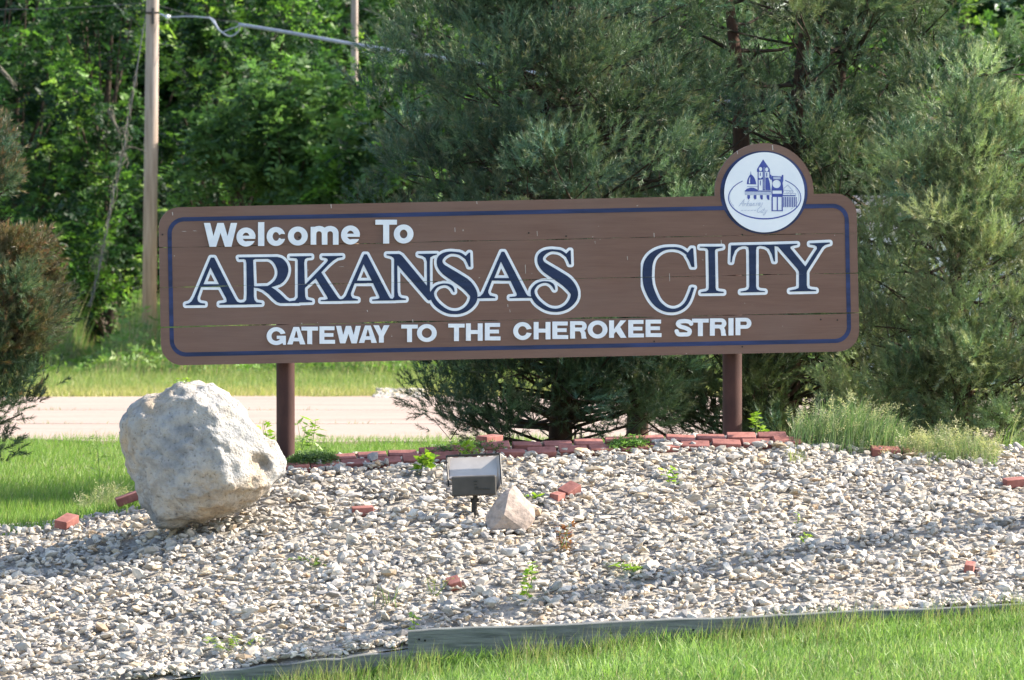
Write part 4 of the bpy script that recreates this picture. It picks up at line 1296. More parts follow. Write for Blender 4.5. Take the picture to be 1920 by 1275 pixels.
dec_tree('leafy_tree', 'leafy tree with bright upright sprays just left of the near utility pole', 'tree', G1, PX(200, 118), 118, [lob(190, 530, 116, 110, 70, 1.0), lob(190, 60, 118, 110, 120), lob(180, 250, 117, 100, 110), lob(230, 400, 117, 95, 90), lob(120, 460, 116, 90, 50)], 270, 7, YG + DK[:1], 32)
dec_tree('leafy_tree', 'dark tree with yellow green sprays between the two utility poles', 'tree', G1, PX(420, 121), 121, [lob(400, 40, 121, 130, 110), lob(420, 170, 120, 110, 120), lob(350, 340, 120, 110, 100), lob(520, 90, 122, 110, 110)], 330, 7, YG + DK, 33)
dec_tree('leafy_tree', 'light green walnut tree with drooping leaflets above the left part of the sign', 'tree', G1, PX(540, 112), 112, [lob(500, 290, 112, 115, 105, 1.2), lob(600, 270, 112, 90, 110, 1.2), lob(440, 360, 112, 85, 60, 1.0), lob(620, 380, 111, 80, 60, 1.0)], 260, 8, LT, 34, L=0.46, ll=0.17, lw=0.07)
dec_tree('leafy_tree', 'bright leafy sapling showing through the left side of the big pine', 'tree', G1, PX(745, 110), 110, [lob(745, 180, 110, 62, 60, 1.0), lob(700, 320, 110, 90, 90, 1.0), lob(770, 280, 110, 80, 90, 1)], 170, 8, LT + YG, 35, L=0.44, ll=0.16, lw=0.07)
dec_tree('leafy_tree', 'dark tree rising behind the far utility pole', 'tree', G1, PX(640, 132), 132, [lob(620, 30, 132, 130, 110), lob(720, 70, 133, 120, 110), lob(640, 180, 133, 130, 90), lob(560, 150, 131, 100, 110)], 300, 7, YG + DK + DK, 36)
dec_tree('leafy_tree', 'leafy tree glimpsed through gaps in the pines right of centre', 'tree', G1, PX(1200, 122), 122, [lob(1050, 120, 122, 210, 170), lob(1300, 200, 122, 200, 220), lob(1180, 420, 121, 240, 180), lob(1020, 600, 121, 160, 60)], 420, 6, LT + YG, 37)
dec_tree('leafy_tree', 'leafy tree glimpsed behind the right hand pine', 'tree', G1, PX(1700, 122), 122, [lob(1620, 120, 122, 200, 180), lob(1850, 250, 122, 180, 230), lob(1640, 520, 121, 220, 130), lob(1850, 560, 121, 160, 90)], 420, 6, LT + YG, 38)
# trees further in, leaf colours darkened to stand in for the wood's shade
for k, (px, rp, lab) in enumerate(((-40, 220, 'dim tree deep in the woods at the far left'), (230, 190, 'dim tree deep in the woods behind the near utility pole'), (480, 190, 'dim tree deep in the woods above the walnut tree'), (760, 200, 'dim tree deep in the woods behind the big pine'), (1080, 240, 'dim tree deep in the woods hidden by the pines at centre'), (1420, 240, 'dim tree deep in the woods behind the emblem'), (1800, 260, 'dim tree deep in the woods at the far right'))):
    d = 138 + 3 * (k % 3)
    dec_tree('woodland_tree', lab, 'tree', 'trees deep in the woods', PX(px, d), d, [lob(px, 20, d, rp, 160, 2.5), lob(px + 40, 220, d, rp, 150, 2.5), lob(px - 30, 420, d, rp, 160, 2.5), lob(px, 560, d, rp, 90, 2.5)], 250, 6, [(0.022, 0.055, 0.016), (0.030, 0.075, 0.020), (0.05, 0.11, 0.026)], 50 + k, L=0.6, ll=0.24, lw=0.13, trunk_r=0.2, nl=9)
# the wood behind that reads as one mass
rg = np.random.default_rng(77)
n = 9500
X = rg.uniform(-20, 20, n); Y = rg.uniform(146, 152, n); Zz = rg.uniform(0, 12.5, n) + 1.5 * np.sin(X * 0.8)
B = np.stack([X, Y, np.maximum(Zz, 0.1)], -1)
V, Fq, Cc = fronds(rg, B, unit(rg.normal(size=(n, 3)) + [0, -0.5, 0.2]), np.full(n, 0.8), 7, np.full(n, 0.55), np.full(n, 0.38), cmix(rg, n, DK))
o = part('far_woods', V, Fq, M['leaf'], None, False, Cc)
tag(o, 'dense dark woodland closing off the background', 'woods', kind='stuff')

# tall weeds at the foot of the wood
rg = np.random.default_rng(78)
n = 60000
X = rg.uniform(-14, 14, n); Y = 114 - 8.5 * rg.random(n) ** 1.2
hmax = np.interp(Y, [105, 107.5, 110, 114], [0.35, 0.9, 1.7, 2.5]) * (0.75 + 0.3 * np.sin(X * 1.7) + 0.15 * np.sin(X * 4.1 + 1))
h = hmax * rg.uniform(0.5, 1.0, n)
pal = cmix(rg, n, [(0.20, 0.30, 0.09), (0.30, 0.34, 0.15), (0.42, 0.37, 0.22), (0.14, 0.23, 0.07), (0.36, 0.27, 0.17)], [0.3, 0.2, 0.18, 0.2, 0.12])
V1, F1, C1 = blades(rg, X, Y, np.zeros(n), h, rg.uniform(0.025, 0.05, n), 0.14, pal, seg=1)
n3 = 8000
X = rg.uniform(-14, 14, n3); Y = rg.uniform(105.5, 114, n3)
hm_ = np.interp(Y, [105, 107.5, 110, 114], [0.35, 0.8, 1.4, 2.0]) * (0.75 + 0.3 * np.sin(X * 1.7) + 0.15 * np.sin(X * 4.1 + 1))
B = np.stack([X, Y, hm_ * rg.uniform(0.2, 0.95, n3)], -1)
V2, F2, C2 = fronds(rg, B, unit(rg.normal(size=(n3, 3)) + [0, -.2, 0.7]), np.full(n3, 0.28), 6, np.full(n3, 0.13), np.full(n3, 0.045), cmix(rg, n3, [(0.16, 0.28, 0.06), (0.24, 0.33, 0.09), (0.12, 0.22, 0.05)]))
F2t = np.concatenate([F2[:, [0, 1, 2]], F2[:, [0, 2, 3]]])
o = part('tall_weeds', np.concatenate([V1, V2]), np.concatenate([F1, F2t + len(V1)]), M['grass'], None, False, np.concatenate([C1, C2]))
tag(o, 'tall yellow green weeds and grasses at the foot of the woods', 'weeds', kind='stuff')
# ------------------------------------------------------------------ pines

def shoots(rng, B, Dr, L, nn, nl, nw, col, tipcol):
    """bottle-brush shoots: needles set round each stem, pointing forward"""
    n = len(B)
    a = unit(np.cross(Dr, rng.normal(size=(n, 3)))); b_ = np.cross(Dr, a)
    t = rng.random((n, nn)) ** 0.8
    ph = rng.uniform(0, 2 * math.pi, (n, nn))
    ang = np.radians(rng.normal(46, 11, (n, nn)) - 18 * t)
    base_ = B[:, None, :] + Dr[:, None, :] * (L[:, None] * t)[..., None]
    rad = np.cos(ph)[..., None] * a[:, None, :] + np.sin(ph)[..., None] * b_[:, None, :]
    nd = Dr[:, None, :] * np.cos(ang)[..., None] + rad * np.sin(ang)[..., None]
    ln = nl * rng.uniform(0.75, 1.15, (n, nn))[..., None]
    wv = unit(np.cross(nd, rng.normal(size=(n, nn, 3)))) * nw
    V = np.stack([base_ - wv * 0.5, base_ + wv * 0.5, base_ + nd * ln], 2).reshape(-1, 3)
    Fq = np.arange(n * nn * 3).reshape(-1, 3)
    c = col[:, None, :] * (1 - (t ** 3)[..., None] * 0.55) + tipcol[:, None, :] * (t ** 3)[..., None] * 0.55
    c = c * rng.uniform(0.85, 1.15, (n, nn, 1))
    return V, Fq, np.repeat(c.reshape(-1, 3), 3, axis=0)


def pine(name, label, X, Y, top, env, seed, nlimb, pal, tips, step=0.085, nn=45, nl=0.052, nw=0.0048, gain=1.15, padn=1.0, group=None, dens=1.0, zlow=0.25, trunk_r=0.11, trunks=None, bark='bark_red', Lsh=0.15, cut=None, flatten=1.0, side=None, low=0, redtop=None):
    """env: list of (z, radius); limbs leave the trunk and end on that outline"""
    rng = np.random.default_rng(seed)
    z0 = float(ground_z(X, Y))
    rt = root(name, (X, Y, z0), label, 'tree', group)
    ez = [e[0] for e in env]; er = [e[1] for e in env]
    Bs, Ds, Cs_ = [], [], []
    lm = MB()
    trunks = trunks or [[(X, Y, z0 - 0.2), (X + 0.05, Y, z0 + 1.2), (X - 0.05, Y, top * 0.6), (X, Y, top)]]
    for tr in trunks:
        k = len(tr)
        mb = MB(); mb.tube(tr, [trunk_r * (1 - 0.8 * i / (k - 1)) for i in range(k)], 12)
        smooth_by_angle(mb.build('trunk', M[bark], rt), 60)
    for i in range(nlimb + low):
        z = zlow + (top - zlow) * (rng.random() ** 0.95)
        if i >= nlimb: z = rng.uniform(zlow, 1.25)
        az = rng.uniform(0, 2 * math.pi)
        if rng.random() < 0.38: az = -math.pi / 2 + rng.normal(0, 0.75)
        if side is not None and rng.random() < 0.5: az = side + rng.normal(0, 0.9)
        Rr = np.interp(z, ez, er) * rng.uniform(0.62, 1.05)
        tr = trunks[rng.integers(len(trunks))]
        tz = [p[2] for p in tr]
        zs = max(z - Rr * rng.uniform(0.05, 0.35), z0 + 0.15)
        sx = np.interp(zs, tz, [p[0] for p in tr]); sy = np.interp(zs, tz, [p[1] for p in tr])
        st_ = np.array([sx, sy, zs]); en = np.array([X + Rr * math.cos(az), Y + Rr * math.sin(az) * flatten, z + rng.uniform(-0.1, 0.25)])
        if en[2] < float(ground_z(en[0], en[1])) + 0.12: en[2] = float(ground_z(en[0], en[1])) + 0.12
        md = (st_ + en) / 2 + np.array([0, 0, -0.05 * Rr]) + rng.normal(0, 0.07, 3) * Rr
        pts = np.array(crom([st_, md, en], 5))
        r0 = 0.009 + 0.008 * Rr
        lm.tube(pts, list(np.linspace(r0, 0.004, len(pts))), 5, cap=False)
        dirm = unit(en - st_)
        lc = np.array(pal[rng.integers(len(pal))]) * rng.uniform(0.75, 1.25)
        npad = int(1.5 + Rr * 1.3)
        for j in range(npad):
            s = 1.0 - 0.55 * (j / npad) * rng.uniform(0.7, 1.1)
            p0 = pts[min(int(s * (len(pts) - 1)), len(pts) - 1)] + rng.normal(0, 0.13, 3) * (j > 0)
            sd = unit(dirm * 0.55 + rng.normal(0, 0.35, 3) + np.array([0, 0, 0.65]))
            m_ = int(rng.uniform(17, 27) * dens * padn)
            pr_ = rng.uniform(0.13, 0.24)                     # the size of this cloud of shoots
            v_ = unit(rng.normal(size=(m_, 3)) + sd * 0.8)
            rr_ = rng.random(m_) ** 0.6
            P0_ = p0 + sd * 0.10 + v_ * (rr_ * pr_)[:, None] * np.array([1.15, 1.15, 0.8])
            keep_ = (P0_[:, 1] < Y + 0.15) | (rng.random(m_) < 0.38)
            bright = gain * rng.choice([0.55, 0.8, 1.1, 1.55]) * rng.uniform(0.9, 1.1)  # sunlit and shaded clumps painted into the needle colour, cloud by cloud
            if redtop is not None and P0_[0, 2] > redtop + rng.normal(0, 0.3) and P0_[0, 2] < 2.2 and rng.random() < 0.5: bright = bright * np.array([2.1, 1.1, 0.85])
            for h in range(m_):
                if not keep_[h]: continue
                Bs.append(P0_[h]); Ds.append(unit(sd * 0.55 + v_[h] * 0.75 + rng.normal(0, 0.22, 3) + np.array([0, 0, 0.25]))); Cs_.append(lc * bright * rng.uniform(0.85, 1.15))
            if j: lm.tube([pts[max(int(s * (len(pts) - 1)) - 1, 0)], p0, p0 + sd * pr_], [0.007, 0.005, 0.003], 3, cap=False)
    B = np.array(Bs); Dr = np.array(Ds); c = np.array(Cs_)
    if cut is not None:
        k = cut(B); B, Dr, c = B[k], Dr[k], c[k]
    g = B[:, 2] > ground_z(B[:, 0], B[:, 1]) + 0.04
    B, Dr, c = B[g], Dr[g], c[g]
    n = len(B)
    tc = np.array(tips)[rng.choice(len(tips), n)]
    if redtop is not None: tc = np.where((B[:, 2:3] > redtop - 0.1 + rng.normal(0, 0.3, (n, 1))), tc, np.array([[0.09, 0.12, 0.07]]))
    V, Fq, Cc = shoots(rng, B, Dr, rng.uniform(0.7, 1.3, n) * Lsh, nn, nl, nw, c, tc)
    part('needles', V, Fq, M['needle'], rt, False, Cc)
    lm.build('limbs', M['bark_dark'], rt)
    print(name, label[:30], 'shoots', n)
    return rt


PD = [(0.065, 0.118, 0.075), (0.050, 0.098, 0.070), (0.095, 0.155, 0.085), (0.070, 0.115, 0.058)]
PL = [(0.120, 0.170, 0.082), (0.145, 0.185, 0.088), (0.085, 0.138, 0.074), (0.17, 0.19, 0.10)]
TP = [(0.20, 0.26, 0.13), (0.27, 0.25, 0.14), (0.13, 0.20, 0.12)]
TB = [(0.30, 0.26, 0.14), (0.36, 0.24, 0.14), (0.20, 0.24, 0.12)]
GP = 'pine trees behind the sign'
d1 = 45.4
X1 = PX(1045, d1)
def zz_(py, d): return PZ(py, d)
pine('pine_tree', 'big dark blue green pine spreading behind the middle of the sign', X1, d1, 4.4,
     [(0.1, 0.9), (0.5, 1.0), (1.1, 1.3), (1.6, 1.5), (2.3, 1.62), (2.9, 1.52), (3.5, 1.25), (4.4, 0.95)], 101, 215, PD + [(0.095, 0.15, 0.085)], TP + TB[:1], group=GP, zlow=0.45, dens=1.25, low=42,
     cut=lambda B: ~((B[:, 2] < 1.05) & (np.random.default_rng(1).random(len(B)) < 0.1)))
d2 = 46.6
X2 = PX(1440, d2)
pine('pine_tree', 'pine with bare reddish forked trunks rising behind the round emblem', X2, d2, 4.6,
     [(0.1, 1.0), (0.8, 1.35), (1.5, 1.55), (2.4, 1.35), (3.0, 1.2), (3.8, 1.5), (4.6, 1.2)], 102, 115, PD + PL[:2], TP + TB[:1], group=GP, trunk_r=0.13, low=40, dens=1.15,
     trunks=[[(X2 - 0.10, d2, 0), (X2 - 0.2, d2, 1.6), (PX(1392, d2), d2, 2.6), (PX(1385, d2), d2, 3.4), (PX(1330, d2), d2, 5.2)],
             [(X2 + 0.05, d2, 0), (X2 + 0.1, d2, 1.6), (PX(1478, d2), d2, 2.6), (PX(1500, d2), d2, 3.4), (PX(1545, d2), d2, 5.2)],
             [(X2 + 0.1, d2 + .1, 0), (PX(1490, d2), d2, 2.0), (PX(1535, d2), d2, 2.9), (PX(1640, d2), d2, 4.2)]],
     cut=lambda B: ~((np.abs((B[:, 0] / B[:, 1]) * F + 960 - 1430) < 85) & (B[:, 2] > 2.55) & (B[:, 2] < 3.7) & (np.random.default_rng(2).random(len(B)) < 0.75)))
d3 = 44.3
X3 = PX(1800, d3)
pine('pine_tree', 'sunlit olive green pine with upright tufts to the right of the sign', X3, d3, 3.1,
     [(0.4, 0.80), (0.9, 0.92), (1.6, 0.9), (2.2, 0.75), (2.7, 0.5), (3.1, 0.2)], 103, 115, PL + PL + PD[:1], TB + TP, group=GP, zlow=0.5, dens=1.35, trunk_r=0.09, low=30, gain=1.5)  # raised gain paints sunlight into this pine's needle colour
d4 = 47.6
X4 = PX(1720, d4)
pine('pine_tree', 'tall shaded pine filling the upper right corner behind the olive one', X4, d4, 4.8,
     [(0.1, 1.2), (1.5, 1.6), (2.6, 1.75), (3.6, 1.7), (4.8, 1.5)], 104, 130, PD + PL[:1], TP, group=GP, trunk_r=0.14, dens=1.1)
d5 = 48.6
X5 = PX(2080, d5)
pine('pine_tree', 'dark pine cut off by the right edge of the view', X5, d5, 4.6,
     [(0.1, 1.2), (1.5, 1.4), (2.6, 1.4), (3.6, 1.2), (4.6, 0.8)], 105, 60, PD + PL, TP, group=GP)
d7 = 49.0
X7 = PX(1190, d7)
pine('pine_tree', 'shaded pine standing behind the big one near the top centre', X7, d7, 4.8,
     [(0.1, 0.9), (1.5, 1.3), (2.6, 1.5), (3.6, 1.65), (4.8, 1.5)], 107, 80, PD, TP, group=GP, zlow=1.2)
# reddish small pine at the left edge
d6 = 43.4
X6 = PX(-45, d6)
pine('pine_tree', 'small dark pine with rusty brown tips cut off by the left edge of the view', X6, d6, 2.95,
     [(0.2, 0.22), (0.5, 0.42), (0.95, 0.66), (1.3, 0.58), (1.9, 0.40), (2.15, 0.30), (2.4, 0.25), (2.95, 0.2)], 106, 125, PD + [(0.11, 0.115, 0.07)], [(0.42, 0.20, 0.11), (0.32, 0.19, 0.12), (0.20, 0.20, 0.12)], group=None, trunk_r=0.05, zlow=0.3, dens=1.35, padn=1.5, nl=0.048, Lsh=0.12, redtop=1.25, gain=1.0,
     cut=lambda B: ~(((B[:, 2] > 2.05) & (B[:, 2] < 2.36)) | (B[:, 2] > 2.88) | ((B[:, 2] >= 2.36) & (B[:, 0] / B[:, 1] * F + 960 > 24))))

# ------------------------------------------------------------------ utility poles, cables
m, nt, b = mat_new('weathered_pole_wood')
n1 = noise_node(nt, 4, 7, 0.6, stretch=(5, 5, 0.35)); n2 = noise_node(nt, 0.35, 2)
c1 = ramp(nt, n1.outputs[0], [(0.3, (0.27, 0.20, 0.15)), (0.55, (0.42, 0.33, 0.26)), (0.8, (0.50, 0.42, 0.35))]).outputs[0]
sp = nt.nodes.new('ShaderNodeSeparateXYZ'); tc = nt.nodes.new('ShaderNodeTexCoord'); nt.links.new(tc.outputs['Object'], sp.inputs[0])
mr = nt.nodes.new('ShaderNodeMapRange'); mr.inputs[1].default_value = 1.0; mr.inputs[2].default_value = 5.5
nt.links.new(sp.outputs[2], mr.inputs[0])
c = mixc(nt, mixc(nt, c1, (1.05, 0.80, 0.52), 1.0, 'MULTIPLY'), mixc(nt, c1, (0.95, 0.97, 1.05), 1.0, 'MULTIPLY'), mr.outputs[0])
nt.links.new(c, b.inputs['Base Color']); b.inputs['Roughness'].default_value = 0.9
bump(nt, b, n1.outputs[0], 0.5, 0.01)
M['pole'] = m
dp = 111.0
def pole(label, base, topp, r0, r1, group='wooden utility poles'):
    rt = root('utility_pole', base, label, 'utility pole', group)
    mb = MB()
    a_ = np.array(base, float) - [0, 0, 0.3]; b2 = np.array(topp, float)
    k = 14
    mb.tube([a_ + (b2 - a_) * i / k for i in range(k + 1)], list(np.linspace(r0, r1, k + 1)), 20)
    smooth_by_angle(mb.build('shaft', M['pole'], rt), 50)
    return rt
bx_ = PX(278.5, dp); tx_ = PX(286, dp)
slope_x = (tx_ - bx_) / (PZ(0, dp) - 0)
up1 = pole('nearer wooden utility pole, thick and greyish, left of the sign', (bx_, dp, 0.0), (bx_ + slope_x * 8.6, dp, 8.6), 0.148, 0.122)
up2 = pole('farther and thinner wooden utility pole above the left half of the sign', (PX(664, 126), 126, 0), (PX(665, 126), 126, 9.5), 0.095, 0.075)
mb = MB(); mb.tube([P(287, 15, dp - 0.2) - [0, 0, 0], P(287, 45, dp - 0.2)], 0.03, 8)
mb.build('bracket', M['bronze'], up1)
mb = MB(); mb.tube([P(272, 24, dp - .14), P(298, 24, dp - .14)], 0.02, 6); mb.build('band', M['bronze'], up1)

M['cable'] = simple('grey_aluminium_cable', (0.22, 0.25, 0.31), (0.34, 0.37, 0.43), 3, 0.5, metal=0.2)
M['wire'] = simple('dark_wire', (0.05, 0.05, 0.055), (0.09, 0.09, 0.10), 3, 0.6)
def cable(name, pix, r, mat, label, cat, d=None, group=None):
    pts = [P(p[0], p[1], p[2] if len(p) > 2 else (d or dp)) for p in pix]
    pts = crom(pts, 6)
    mb = MB(); mb.tube(pts, r, 6)
    c = pts[0]
    o = mb.build(name, mat, None, True, loc=c)
    return tag(o, label, cat, group)
cable('overhead_cable', [(448, 46, 105.6), (540, 61, 105.0), (640, 79, 104.4), (720, 92, 104.0), (800, 104, 103.6), (900, 120, 103.0), (1100, 152, 102.0), (1400, 195, 100.0)], 0.036, M['cable'], 'thick grey overhead cable running right from the loop into the pine', 'cable')
cable('cable_loop', [(300, 26, 106.8), (318, 32, 106.4), (350, 31, 106.2), (385, 33, 106.0), (400, 37, 106.0), (410, 55, 105.8), (430, 68, 105.7), (446, 60, 105.7), (450, 47, 105.6)], 0.016, M['cable'], 'slack grey drip loop of cable hanging right of the near utility pole', 'cable')
cable('cable_loop', [(392, 32, 106.0), (402, 44, 105.9), (414, 60, 105.8), (428, 56, 105.7), (446, 50, 105.6)], 0.013, M['cable'], 'inner and shorter grey drip loop of cable beside the near utility pole', 'cable')
cable('thin_wire', [(-60, 18, dp), (60, 17, dp), (180, 12, dp), (275, 5, dp)], 0.008, M['wire'], 'thin dark wire running left from the top of the near utility pole', 'wire')
cable('thin_wire', [(297, 10, dp), (360, 28, dp), (400, 36, dp), (448, 42, dp)], 0.007, M['wire'], 'thin dark wire above the drip loops', 'wire')
cable('thin_wire', [(210, 8, dp), (255, 40, dp), (275, 78, dp), (300, 82, dp), (340, 88, dp)], 0.006, M['wire'], 'thin dark wire crossing behind the near utility pole low down', 'wire')
cable('thin_wire', [(680, 16, 118.0), (720, 32, 118.0), (760, 58, 117.0), (800, 75, 117.0)], 0.010, M['wire'], 'thin pale wire right of the far utility pole', 'wire')
# insulator
mb = MB(); c = P(315, 32, 106.4); mb.tube([c - [0.05, 0, 0], c + [0.05, 0, 0]], [0.03, 0.035], 8); mb.tube([c - [0.02, 0, 0], c + [0.01, 0, 0]], 0.05, 8)
tag(mb.build('insulator', M['white'], None, True, loc=c), 'small white insulator hanging on the cable next to the near utility pole', 'insulator')
# guy wire with dead vine
gw = root('guy_wire', P(168, 560, 108.5), 'guy wire wrapped in dead vines slanting down left of the near utility pole', 'wire')
pix = [(273, 30, 110.8), (262, 95, 110.5), (252, 160, 110.2), (240, 225, 110), (232, 280, 109.7), (218, 340, 109.5), (206, 400, 109.2), (195, 460, 109), (182, 520, 108.7), (168, 575, 108.4)]
pts = crom([P(*p) for p in pix], 5)
mb = MB(); mb.tube(pts, 0.010, 6); mb.build('cable', M['wire'], gw)
M['vine'] = simple('dry_vine', (0.10, 0.09, 0.07), (0.20, 0.18, 0.14), 12, 0.9)
rv = np.random.default_rng(9)
mb = MB()
for k in range(3):
    q = []
    for i, p in enumerate(pts[8:]):
        s = i / (len(pts) - 8)
        q.append(p + np.array([math.cos(i * 0.9 + k * 2) * 0.04 + rv.normal(0, .015), math.sin(i * 0.9 + k * 2) * 0.04, rv.normal(0, 0.02)]))
    mb.tube(q, 0.006, 5)
for cxp, cyp in ((232, 285), (196, 455), (235, 245), (188, 480)):
    c = P(cxp, cyp, 109.2)
    for k in range(8):
        q = [c + rv.normal(0, 0.05, 3)]
        for i in range(4): q.append(q[-1] + rv.normal(0, 0.06, 3) + [0, 0, -0.04])
        mb.tube(q, 0.006, 4)
mb.build('dead_vine', M['vine'], gw)
# bare pale twigs in the wood
for (a_, b2, lab) in (((0, 130), (30, 165), 'bare pale twigs at the left edge in front of the dark trees'), ((205, 210), (228, 250), 'short bare twig left of the guy wire')):
    mb = MB()
    for k in range(4):
        p = P(a_[0] - 4 + k * 3, a_[1] + rv.uniform(-10, 10), 113); q = P(b2[0] + rv.uniform(-6, 6), b2[1] + rv.uniform(-8, 8), 113)
        mb.tube([p, (p + q) / 2 + rv.normal(0, .03, 3), q], [0.018, 0.013, 0.006], 5)
    tag(mb.build('bare_twig', M['vine'], None, loc=P(b2[0], b2[1], 113)), lab, 'twig')
# added unseen pole, out of frame right, leaned so its shadow crosses the gravel
fx, fy = 6.5, 39.82
tip_ = np.array([-1.7, 35.25, -0.72]) + 7.5 * np.array(sdir)
gz_ = float(ground_z(fx, fy))
mb = MB(); mb.tube([(fx - 0.03, fy + 0.1, gz_ - .3), tuple((np.array([fx, fy, gz_]) + tip_) / 2), tuple(tip_)], [0.14, 0.135, 0.12], 16)
op = mb.build('added_shadow_pole', M['pole'], None, False, loc=(fx, fy, gz_)); smooth_by_angle(op, 50)
tag(op, 'added unseen pole leaning outside the right edge, put there to cast the thin shadow across the gravel', 'pole')

# ------------------------------------------------------------------ small plants
def leafy_stem(name, label, cat, base, h, nleaf, ll, lw, pal, seed, lean=(0, 0), group=None, nstem=1, spread=0.02):
    rng = np.random.default_rng(seed)
    rt = root(name, base, label, cat, group)
    B, D, mb = [], [], MB()
    for s in range(nstem):
        top_ = np.array(base) + [lean[0] + rng.normal(0, spread * 2) * (nstem > 1), lean[1] + rng.normal(0, spread), h * rng.uniform(0.75, 1.0) if nstem > 1 else h]
        b0 = np.array(base) + [rng.normal(0, spread) * (nstem > 1), rng.normal(0, spread) * (nstem > 1), -0.02]
        md = (b0 + top_) / 2 + [rng.normal(0, .01), 0, 0]
        mb.tube([b0, md, top_], [0.004, 0.003, 0.0015], 5)
        for k in range(nleaf):
            t = (k + 0.6) / nleaf
            B.append(b0 + (top_ - b0) * t); a = rng.uniform(0, 6.28)
            D.append([math.cos(a), math.sin(a), 0.35])
    B = np.array(B); D = unit(np.array(D)); n = len(B)
    col = cmix(rng, n, pal)
    V, Fq, Cc = fronds(rng, B, D, np.full(n, ll * 0.5), 3, np.full(n, ll), np.full(n, lw), col, droop=0.3)
    part('leaves', V, Fq, M['grass'], rt, False, Cc)
    mb.build('stem', simple_stem, rt)
    return rt
simple_stem = simple('green_stem', (0.14, 0.22, 0.05), (0.2, 0.28, 0.08), 20, 0.7)
YL = [(0.28, 0.42, 0.04), (0.36, 0.50, 0.05), (0.22, 0.36, 0.04)]
def gp(px, py):
    X, D, z = ray_ground(px, py); return (X, D, z + 0.02)
WG = 'weeds coming up through the gravel'
leafy_stem('weed', 'bright yellow green leafy weed at the brick edging left of the floodlight', 'weed', gp(800, 882), 0.13, 7, 0.055, 0.034, YL, 1, nstem=7, spread=0.03, group=WG)
leafy_stem('weed', 'leaning yellow green leafy spike low in the middle of the gravel', 'weed', gp(984, 1122), 0.23, 20, 0.045, 0.030, YL, 2, lean=(0.05, 0), group=WG)
leafy_stem('weed', 'small green sprout on the gravel just above the end of the tall timber', 'weed', gp(777, 1176), 0.09, 7, 0.035, 0.022, YL, 3, group=WG)
leafy_stem('weed', 'small yellow green weed on the gravel between the tilted brick and the right post', 'weed', gp(1254, 905), 0.10, 6, 0.045, 0.026, YL, 4, nstem=2, group=WG)
leafy_stem('weed', 'tiny green sprout on the gravel below the right post', 'weed', gp(1494, 982), 0.08, 6, 0.02, 0.012, YL, 5, group=WG)
leafy_stem('weed', 'low sprig of weed right beneath the tiny sprout, nearer the shadow line', 'weed', gp(1505, 1010), 0.03, 4, 0.03, 0.016, YL, 6, nstem=2, group=WG)
leafy_stem('weed', 'pair of green leaves beside the tilted brick and pink rock', 'weed', gp(1010, 935), 0.04, 4, 0.05, 0.025, YL, 7, nstem=3, spread=.03, group=WG)
leafy_stem('weed', 'trailing green weed on the gravel above the lower timber', 'weed', gp(437, 1212), 0.07, 5, 0.05, 0.016, [(0.2, 0.3, 0.06), (0.3, 0.36, 0.1)], 8, nstem=6, spread=.05, group=WG)
leafy_stem('weed', 'faint green weed in the gravel below the boulder', 'weed', gp(585, 1055), 0.04, 4, 0.04, 0.015, [(0.2, 0.3, 0.06)], 9, nstem=4, spread=.04, group=WG)
leafy_stem('weed', 'low creeping weed on the shadow line right of centre', 'weed', gp(1200, 1066), 0.04, 4, 0.045, 0.018, YL, 10, nstem=6, spread=.09, group=WG)
leafy_stem('weed', 'green weed growing beside the foot of the right post', 'weed', (PX(1422, 40.3), 40.3, PZ(812, 40.3)), 0.15, 7, 0.05, 0.03, YL, 11, nstem=3, spread=.03, group=WG)
leafy_stem('weed', 'thin leafy weed behind the right shoulder of the boulder', 'weed', (PX(500, 38.9), 38.9, PZ(840, 38.9)), 0.22, 7, 0.05, 0.024, YL, 12, nstem=2, group=WG, lean=(-0.03, 0))
leafy_stem('weed', 'little sprig growing on top of the boulder', 'weed', (PX(334, 38.3), 38.3, PZ(724, 38.3)), 0.06, 5, 0.03, 0.014, YL, 13, nstem=3, spread=.02, group=None)
leafy_stem('weed', 'tall pale green weed standing right behind the left post', 'weed', (PX(572, 40.7), 40.7, 0.3), 0.42, 9, 0.09, 0.024, [(0.22, 0.34, 0.07), (0.3, 0.42, 0.12)], 14, nstem=4, spread=.05, group=None)
leafy_stem('weed', 'tall thin feathery weed on the grass left of the boulder', 'weed', (PX(190, 43), 43, float(ground_z(PX(190, 43), 43))), 0.58, 22, 0.07, 0.009, [(0.2, 0.3, 0.09), (0.26, 0.35, 0.12)], 15, lean=(-0.04, 0), group=None)
leafy_stem('weed', 'yellow green sprig growing over the bricks above the floodlight', 'weed', (PX(885, 39.7), 39.7, PZ(850, 39.7)), 0.09, 5, 0.05, 0.026, YL, 16, nstem=4, spread=.03, group=WG)
leafy_stem('dry_weed', 'dead red brown weed stalk on the gravel right of the pink rock', 'weed', gp(1056, 1030), 0.19, 12, 0.045, 0.018, [(0.26, 0.10, 0.05), (0.32, 0.16, 0.09)], 17, nstem=3, spread=.02, group=None)
leafy_stem('dry_weed', 'dry grey brown weed on the gravel above the step in the timbers', 'weed', gp(728, 1138), 0.14, 8, 0.03, 0.006, [(0.28, 0.24, 0.18)], 18, nstem=6, spread=.04, group=None)
leafy_stem('dry_weed', 'thin dry yellowish weed on the gravel left of the orange brick fragment', 'weed', gp(822, 1112), 0.11, 8, 0.03, 0.007, [(0.32, 0.32, 0.12)], 19, nstem=3, spread=.02, group=None)

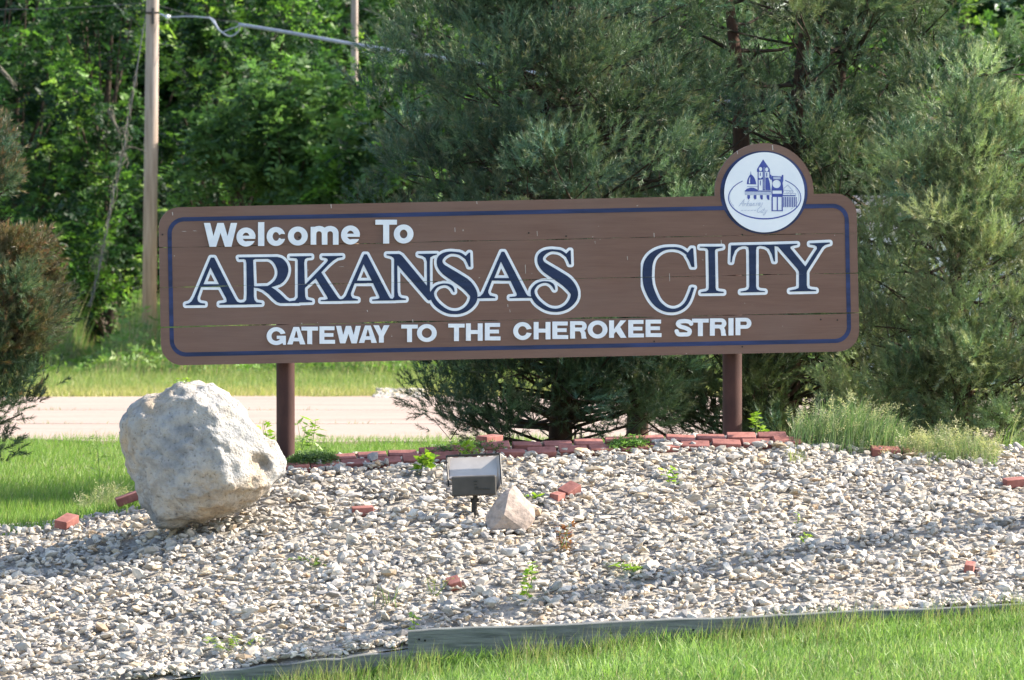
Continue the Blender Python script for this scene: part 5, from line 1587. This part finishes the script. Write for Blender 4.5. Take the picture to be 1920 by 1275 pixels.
# creeping mats over the bricks
def mat_plant(label, x0, x1, yb, d, seed, n=900, pal=None, hz=0.05):
    rng = np.random.default_rng(seed)
    px = rng.uniform(x0, x1, n); D = d + rng.normal(0, 0.06, n)
    X = (px - 960) / F * D; D = D + YAW * X
    Z0 = ground_z(X, D) + 0.045
    wv = np.sqrt(np.clip(1 - ((px - (x0 + x1) / 2) / ((x1 - x0) / 2)) ** 2, 0, 1))
    B = np.stack([X, D, Z0 + rng.random(n) * hz * wv], -1)
    V, Fq, Cc = fronds(rng, B, unit(rng.normal(size=(n, 3)) * [1, 1, 0.4] + [0, 0, 0.3]), np.full(n, 0.03), 3, np.full(n, 0.026), np.full(n, 0.009), cmix(rng, n, pal or [(0.08, 0.15, 0.05), (0.13, 0.20, 0.07)]))
    o = part('creeping_plant', V, Fq, M['grass'], None, False, Cc, (PX((x0 + x1) / 2, d), d, float(Z0.mean())))
    return tag(o, label, 'creeping plant', 'creeping plants over the brick edging')
mat_plant('dark green creeping mat over the bricks at the foot of the left post', 545, 632, 862, 39.90, 1, 1000, hz=0.05)
mat_plant('green creeping mat over the bricks just behind the floodlight', 800, 950, 838, 39.95, 2, 700, hz=0.03)
mat_plant('small green creeping patch on the bricks midway to the right post', 1145, 1215, 830, 39.84, 3, 500, [(0.14, 0.26, 0.05), (0.2, 0.34, 0.08)], 0.03)

# seed-head grasses at the right
def grass_tuft(name, label, px0, px1, pyb, d, h0, h1, n, pal, headpal, seed, w_=0.004, lean=0.3, wind=(0.25, 0), heads=True, wid=0.12):
    rng = np.random.default_rng(seed)
    base = P((px0 + px1) / 2, pyb, d)
    rt = root(name, (base[0], base[1], float(ground_z(base[0], base[1]))), label, 'grass')
    px = rng.uniform(px0, px1, n); D = d + rng.normal(0, wid, n); X = (px - 960) / F * D
    Z0 = ground_z(X, D)
    h = rng.uniform(h0, h1, n) * (1 - 0.45 * np.abs((px - (px0 + px1) / 2) / ((px1 - px0) / 2)) ** 2)
    V, Fq, Cc = blades(rng, X, D, Z0, h, np.full(n, w_) * rng.uniform(0.7, 1.3, n), lean, cmix(rng, n, pal), wind=wind)
    part('blades', V, Fq, M['grass'], rt, False, Cc)
    if heads:
        k = rng.random(n) < 0.15
        T = V.reshape(n, 5, 3)[k]; tip = T[:, 4]; dr = unit(T[:, 4] - T[:, 2]); m_ = len(tip)
        V2, F2_, C2 = fronds(rng, tip - dr * 0.09, dr, np.full(m_, 0.10), 10, np.full(m_, 0.03), np.full(m_, 0.005), cmix(rng, m_, headpal), droop=0.15)
        part('seed_heads', V2, F2_, M['grass'], rt, False, C2)
    return rt
grass_tuft('grass_clump', 'tall clump of seeding grass growing at the crest right of the right post', 1480, 1700, 838, 40.15, 0.07, 0.42, 1500, [(0.13, 0.22, 0.08), (0.19, 0.28, 0.12), (0.27, 0.31, 0.18)], [(0.42, 0.42, 0.26), (0.5, 0.46, 0.30)], 41, 0.005)
grass_tuft('grass_clump', 'low rounded hair fine grass clump at the far right of the crest', 1700, 1870, 858, 40.0, 0.08, 0.25, 2000, [(0.24, 0.29, 0.14), (0.30, 0.33, 0.19), (0.16, 0.25, 0.09)], [(0.45, 0.42, 0.25)], 42, 0.003, wind=(0.1, 0))
grass_tuft('grass_clump', 'pale grass tuft behind the left end of the gravel beside the boulder', 150, 245, 950, 41.2, 0.08, 0.28, 900, [(0.14, 0.22, 0.08), (0.3, 0.36, 0.16), (0.42, 0.42, 0.24)], [(0.45, 0.42, 0.25)], 43, 0.004)
grass_tuft('grass_clump', 'thin grass stems in front of the olive pine at the right edge', 1862, 1905, 850, 40.8, 0.15, 0.4, 60, [(0.2, 0.3, 0.08), (0.36, 0.38, 0.18)], [(0.45, 0.42, 0.25)], 44, 0.005, wind=(0.3, 0))
grass_tuft('grass_clump', 'sparse grass tuft growing out of the brick edging below the seeding clump', 1470, 1510, 870, 39.6, 0.04, 0.10, 120, [(0.36, 0.38, 0.12), (0.3, 0.34, 0.14)], [(0.45, 0.42, 0.25)], 45, 0.004, heads=False)

# white building seen in scraps through the pine
bl = root('white_building', (7.6, 96, 0), 'white walled building glimpsed only in scraps through the pine right of the sign', 'building')
M['wall'] = simple('white_siding', (0.62, 0.65, 0.70), (0.72, 0.74, 0.78), 2, 0.7, stretch=(0.2, 1, 6))
M['roof'] = simple('grey_roof', (0.10, 0.10, 0.11), (0.16, 0.16, 0.17), 4, 0.9)
mb = MB(); mb.box((7.6, 97, 1.35), (3.2, 2.0, 2.7)); mb.build('wall', M['wall'], bl)
mb = MB(); mb.add([(5.8, 95.8, 2.7), (9.4, 95.8, 2.7), (9.4, 98.2, 2.7), (5.8, 98.2, 2.7), (5.8, 97, 3.3), (9.4, 97, 3.3)], [[0, 1, 5, 4], [2, 3, 4, 5], [0, 4, 3], [1, 2, 5], [3, 2, 1, 0]]); mb.build('roof', M['roof'], bl)
for x in (6.8, 8.3):
    f_ = MB().box((x, 95.98, 1.5), (0.8, 0.05, 0.9)).build('window', M['roof'], bl)
    MB().box((x, 95.95, 1.5), (0.7, 0.02, 0.8)).build('pane', simple('dark_glass', (0.03, 0.04, 0.05), rough=0.1), f_)
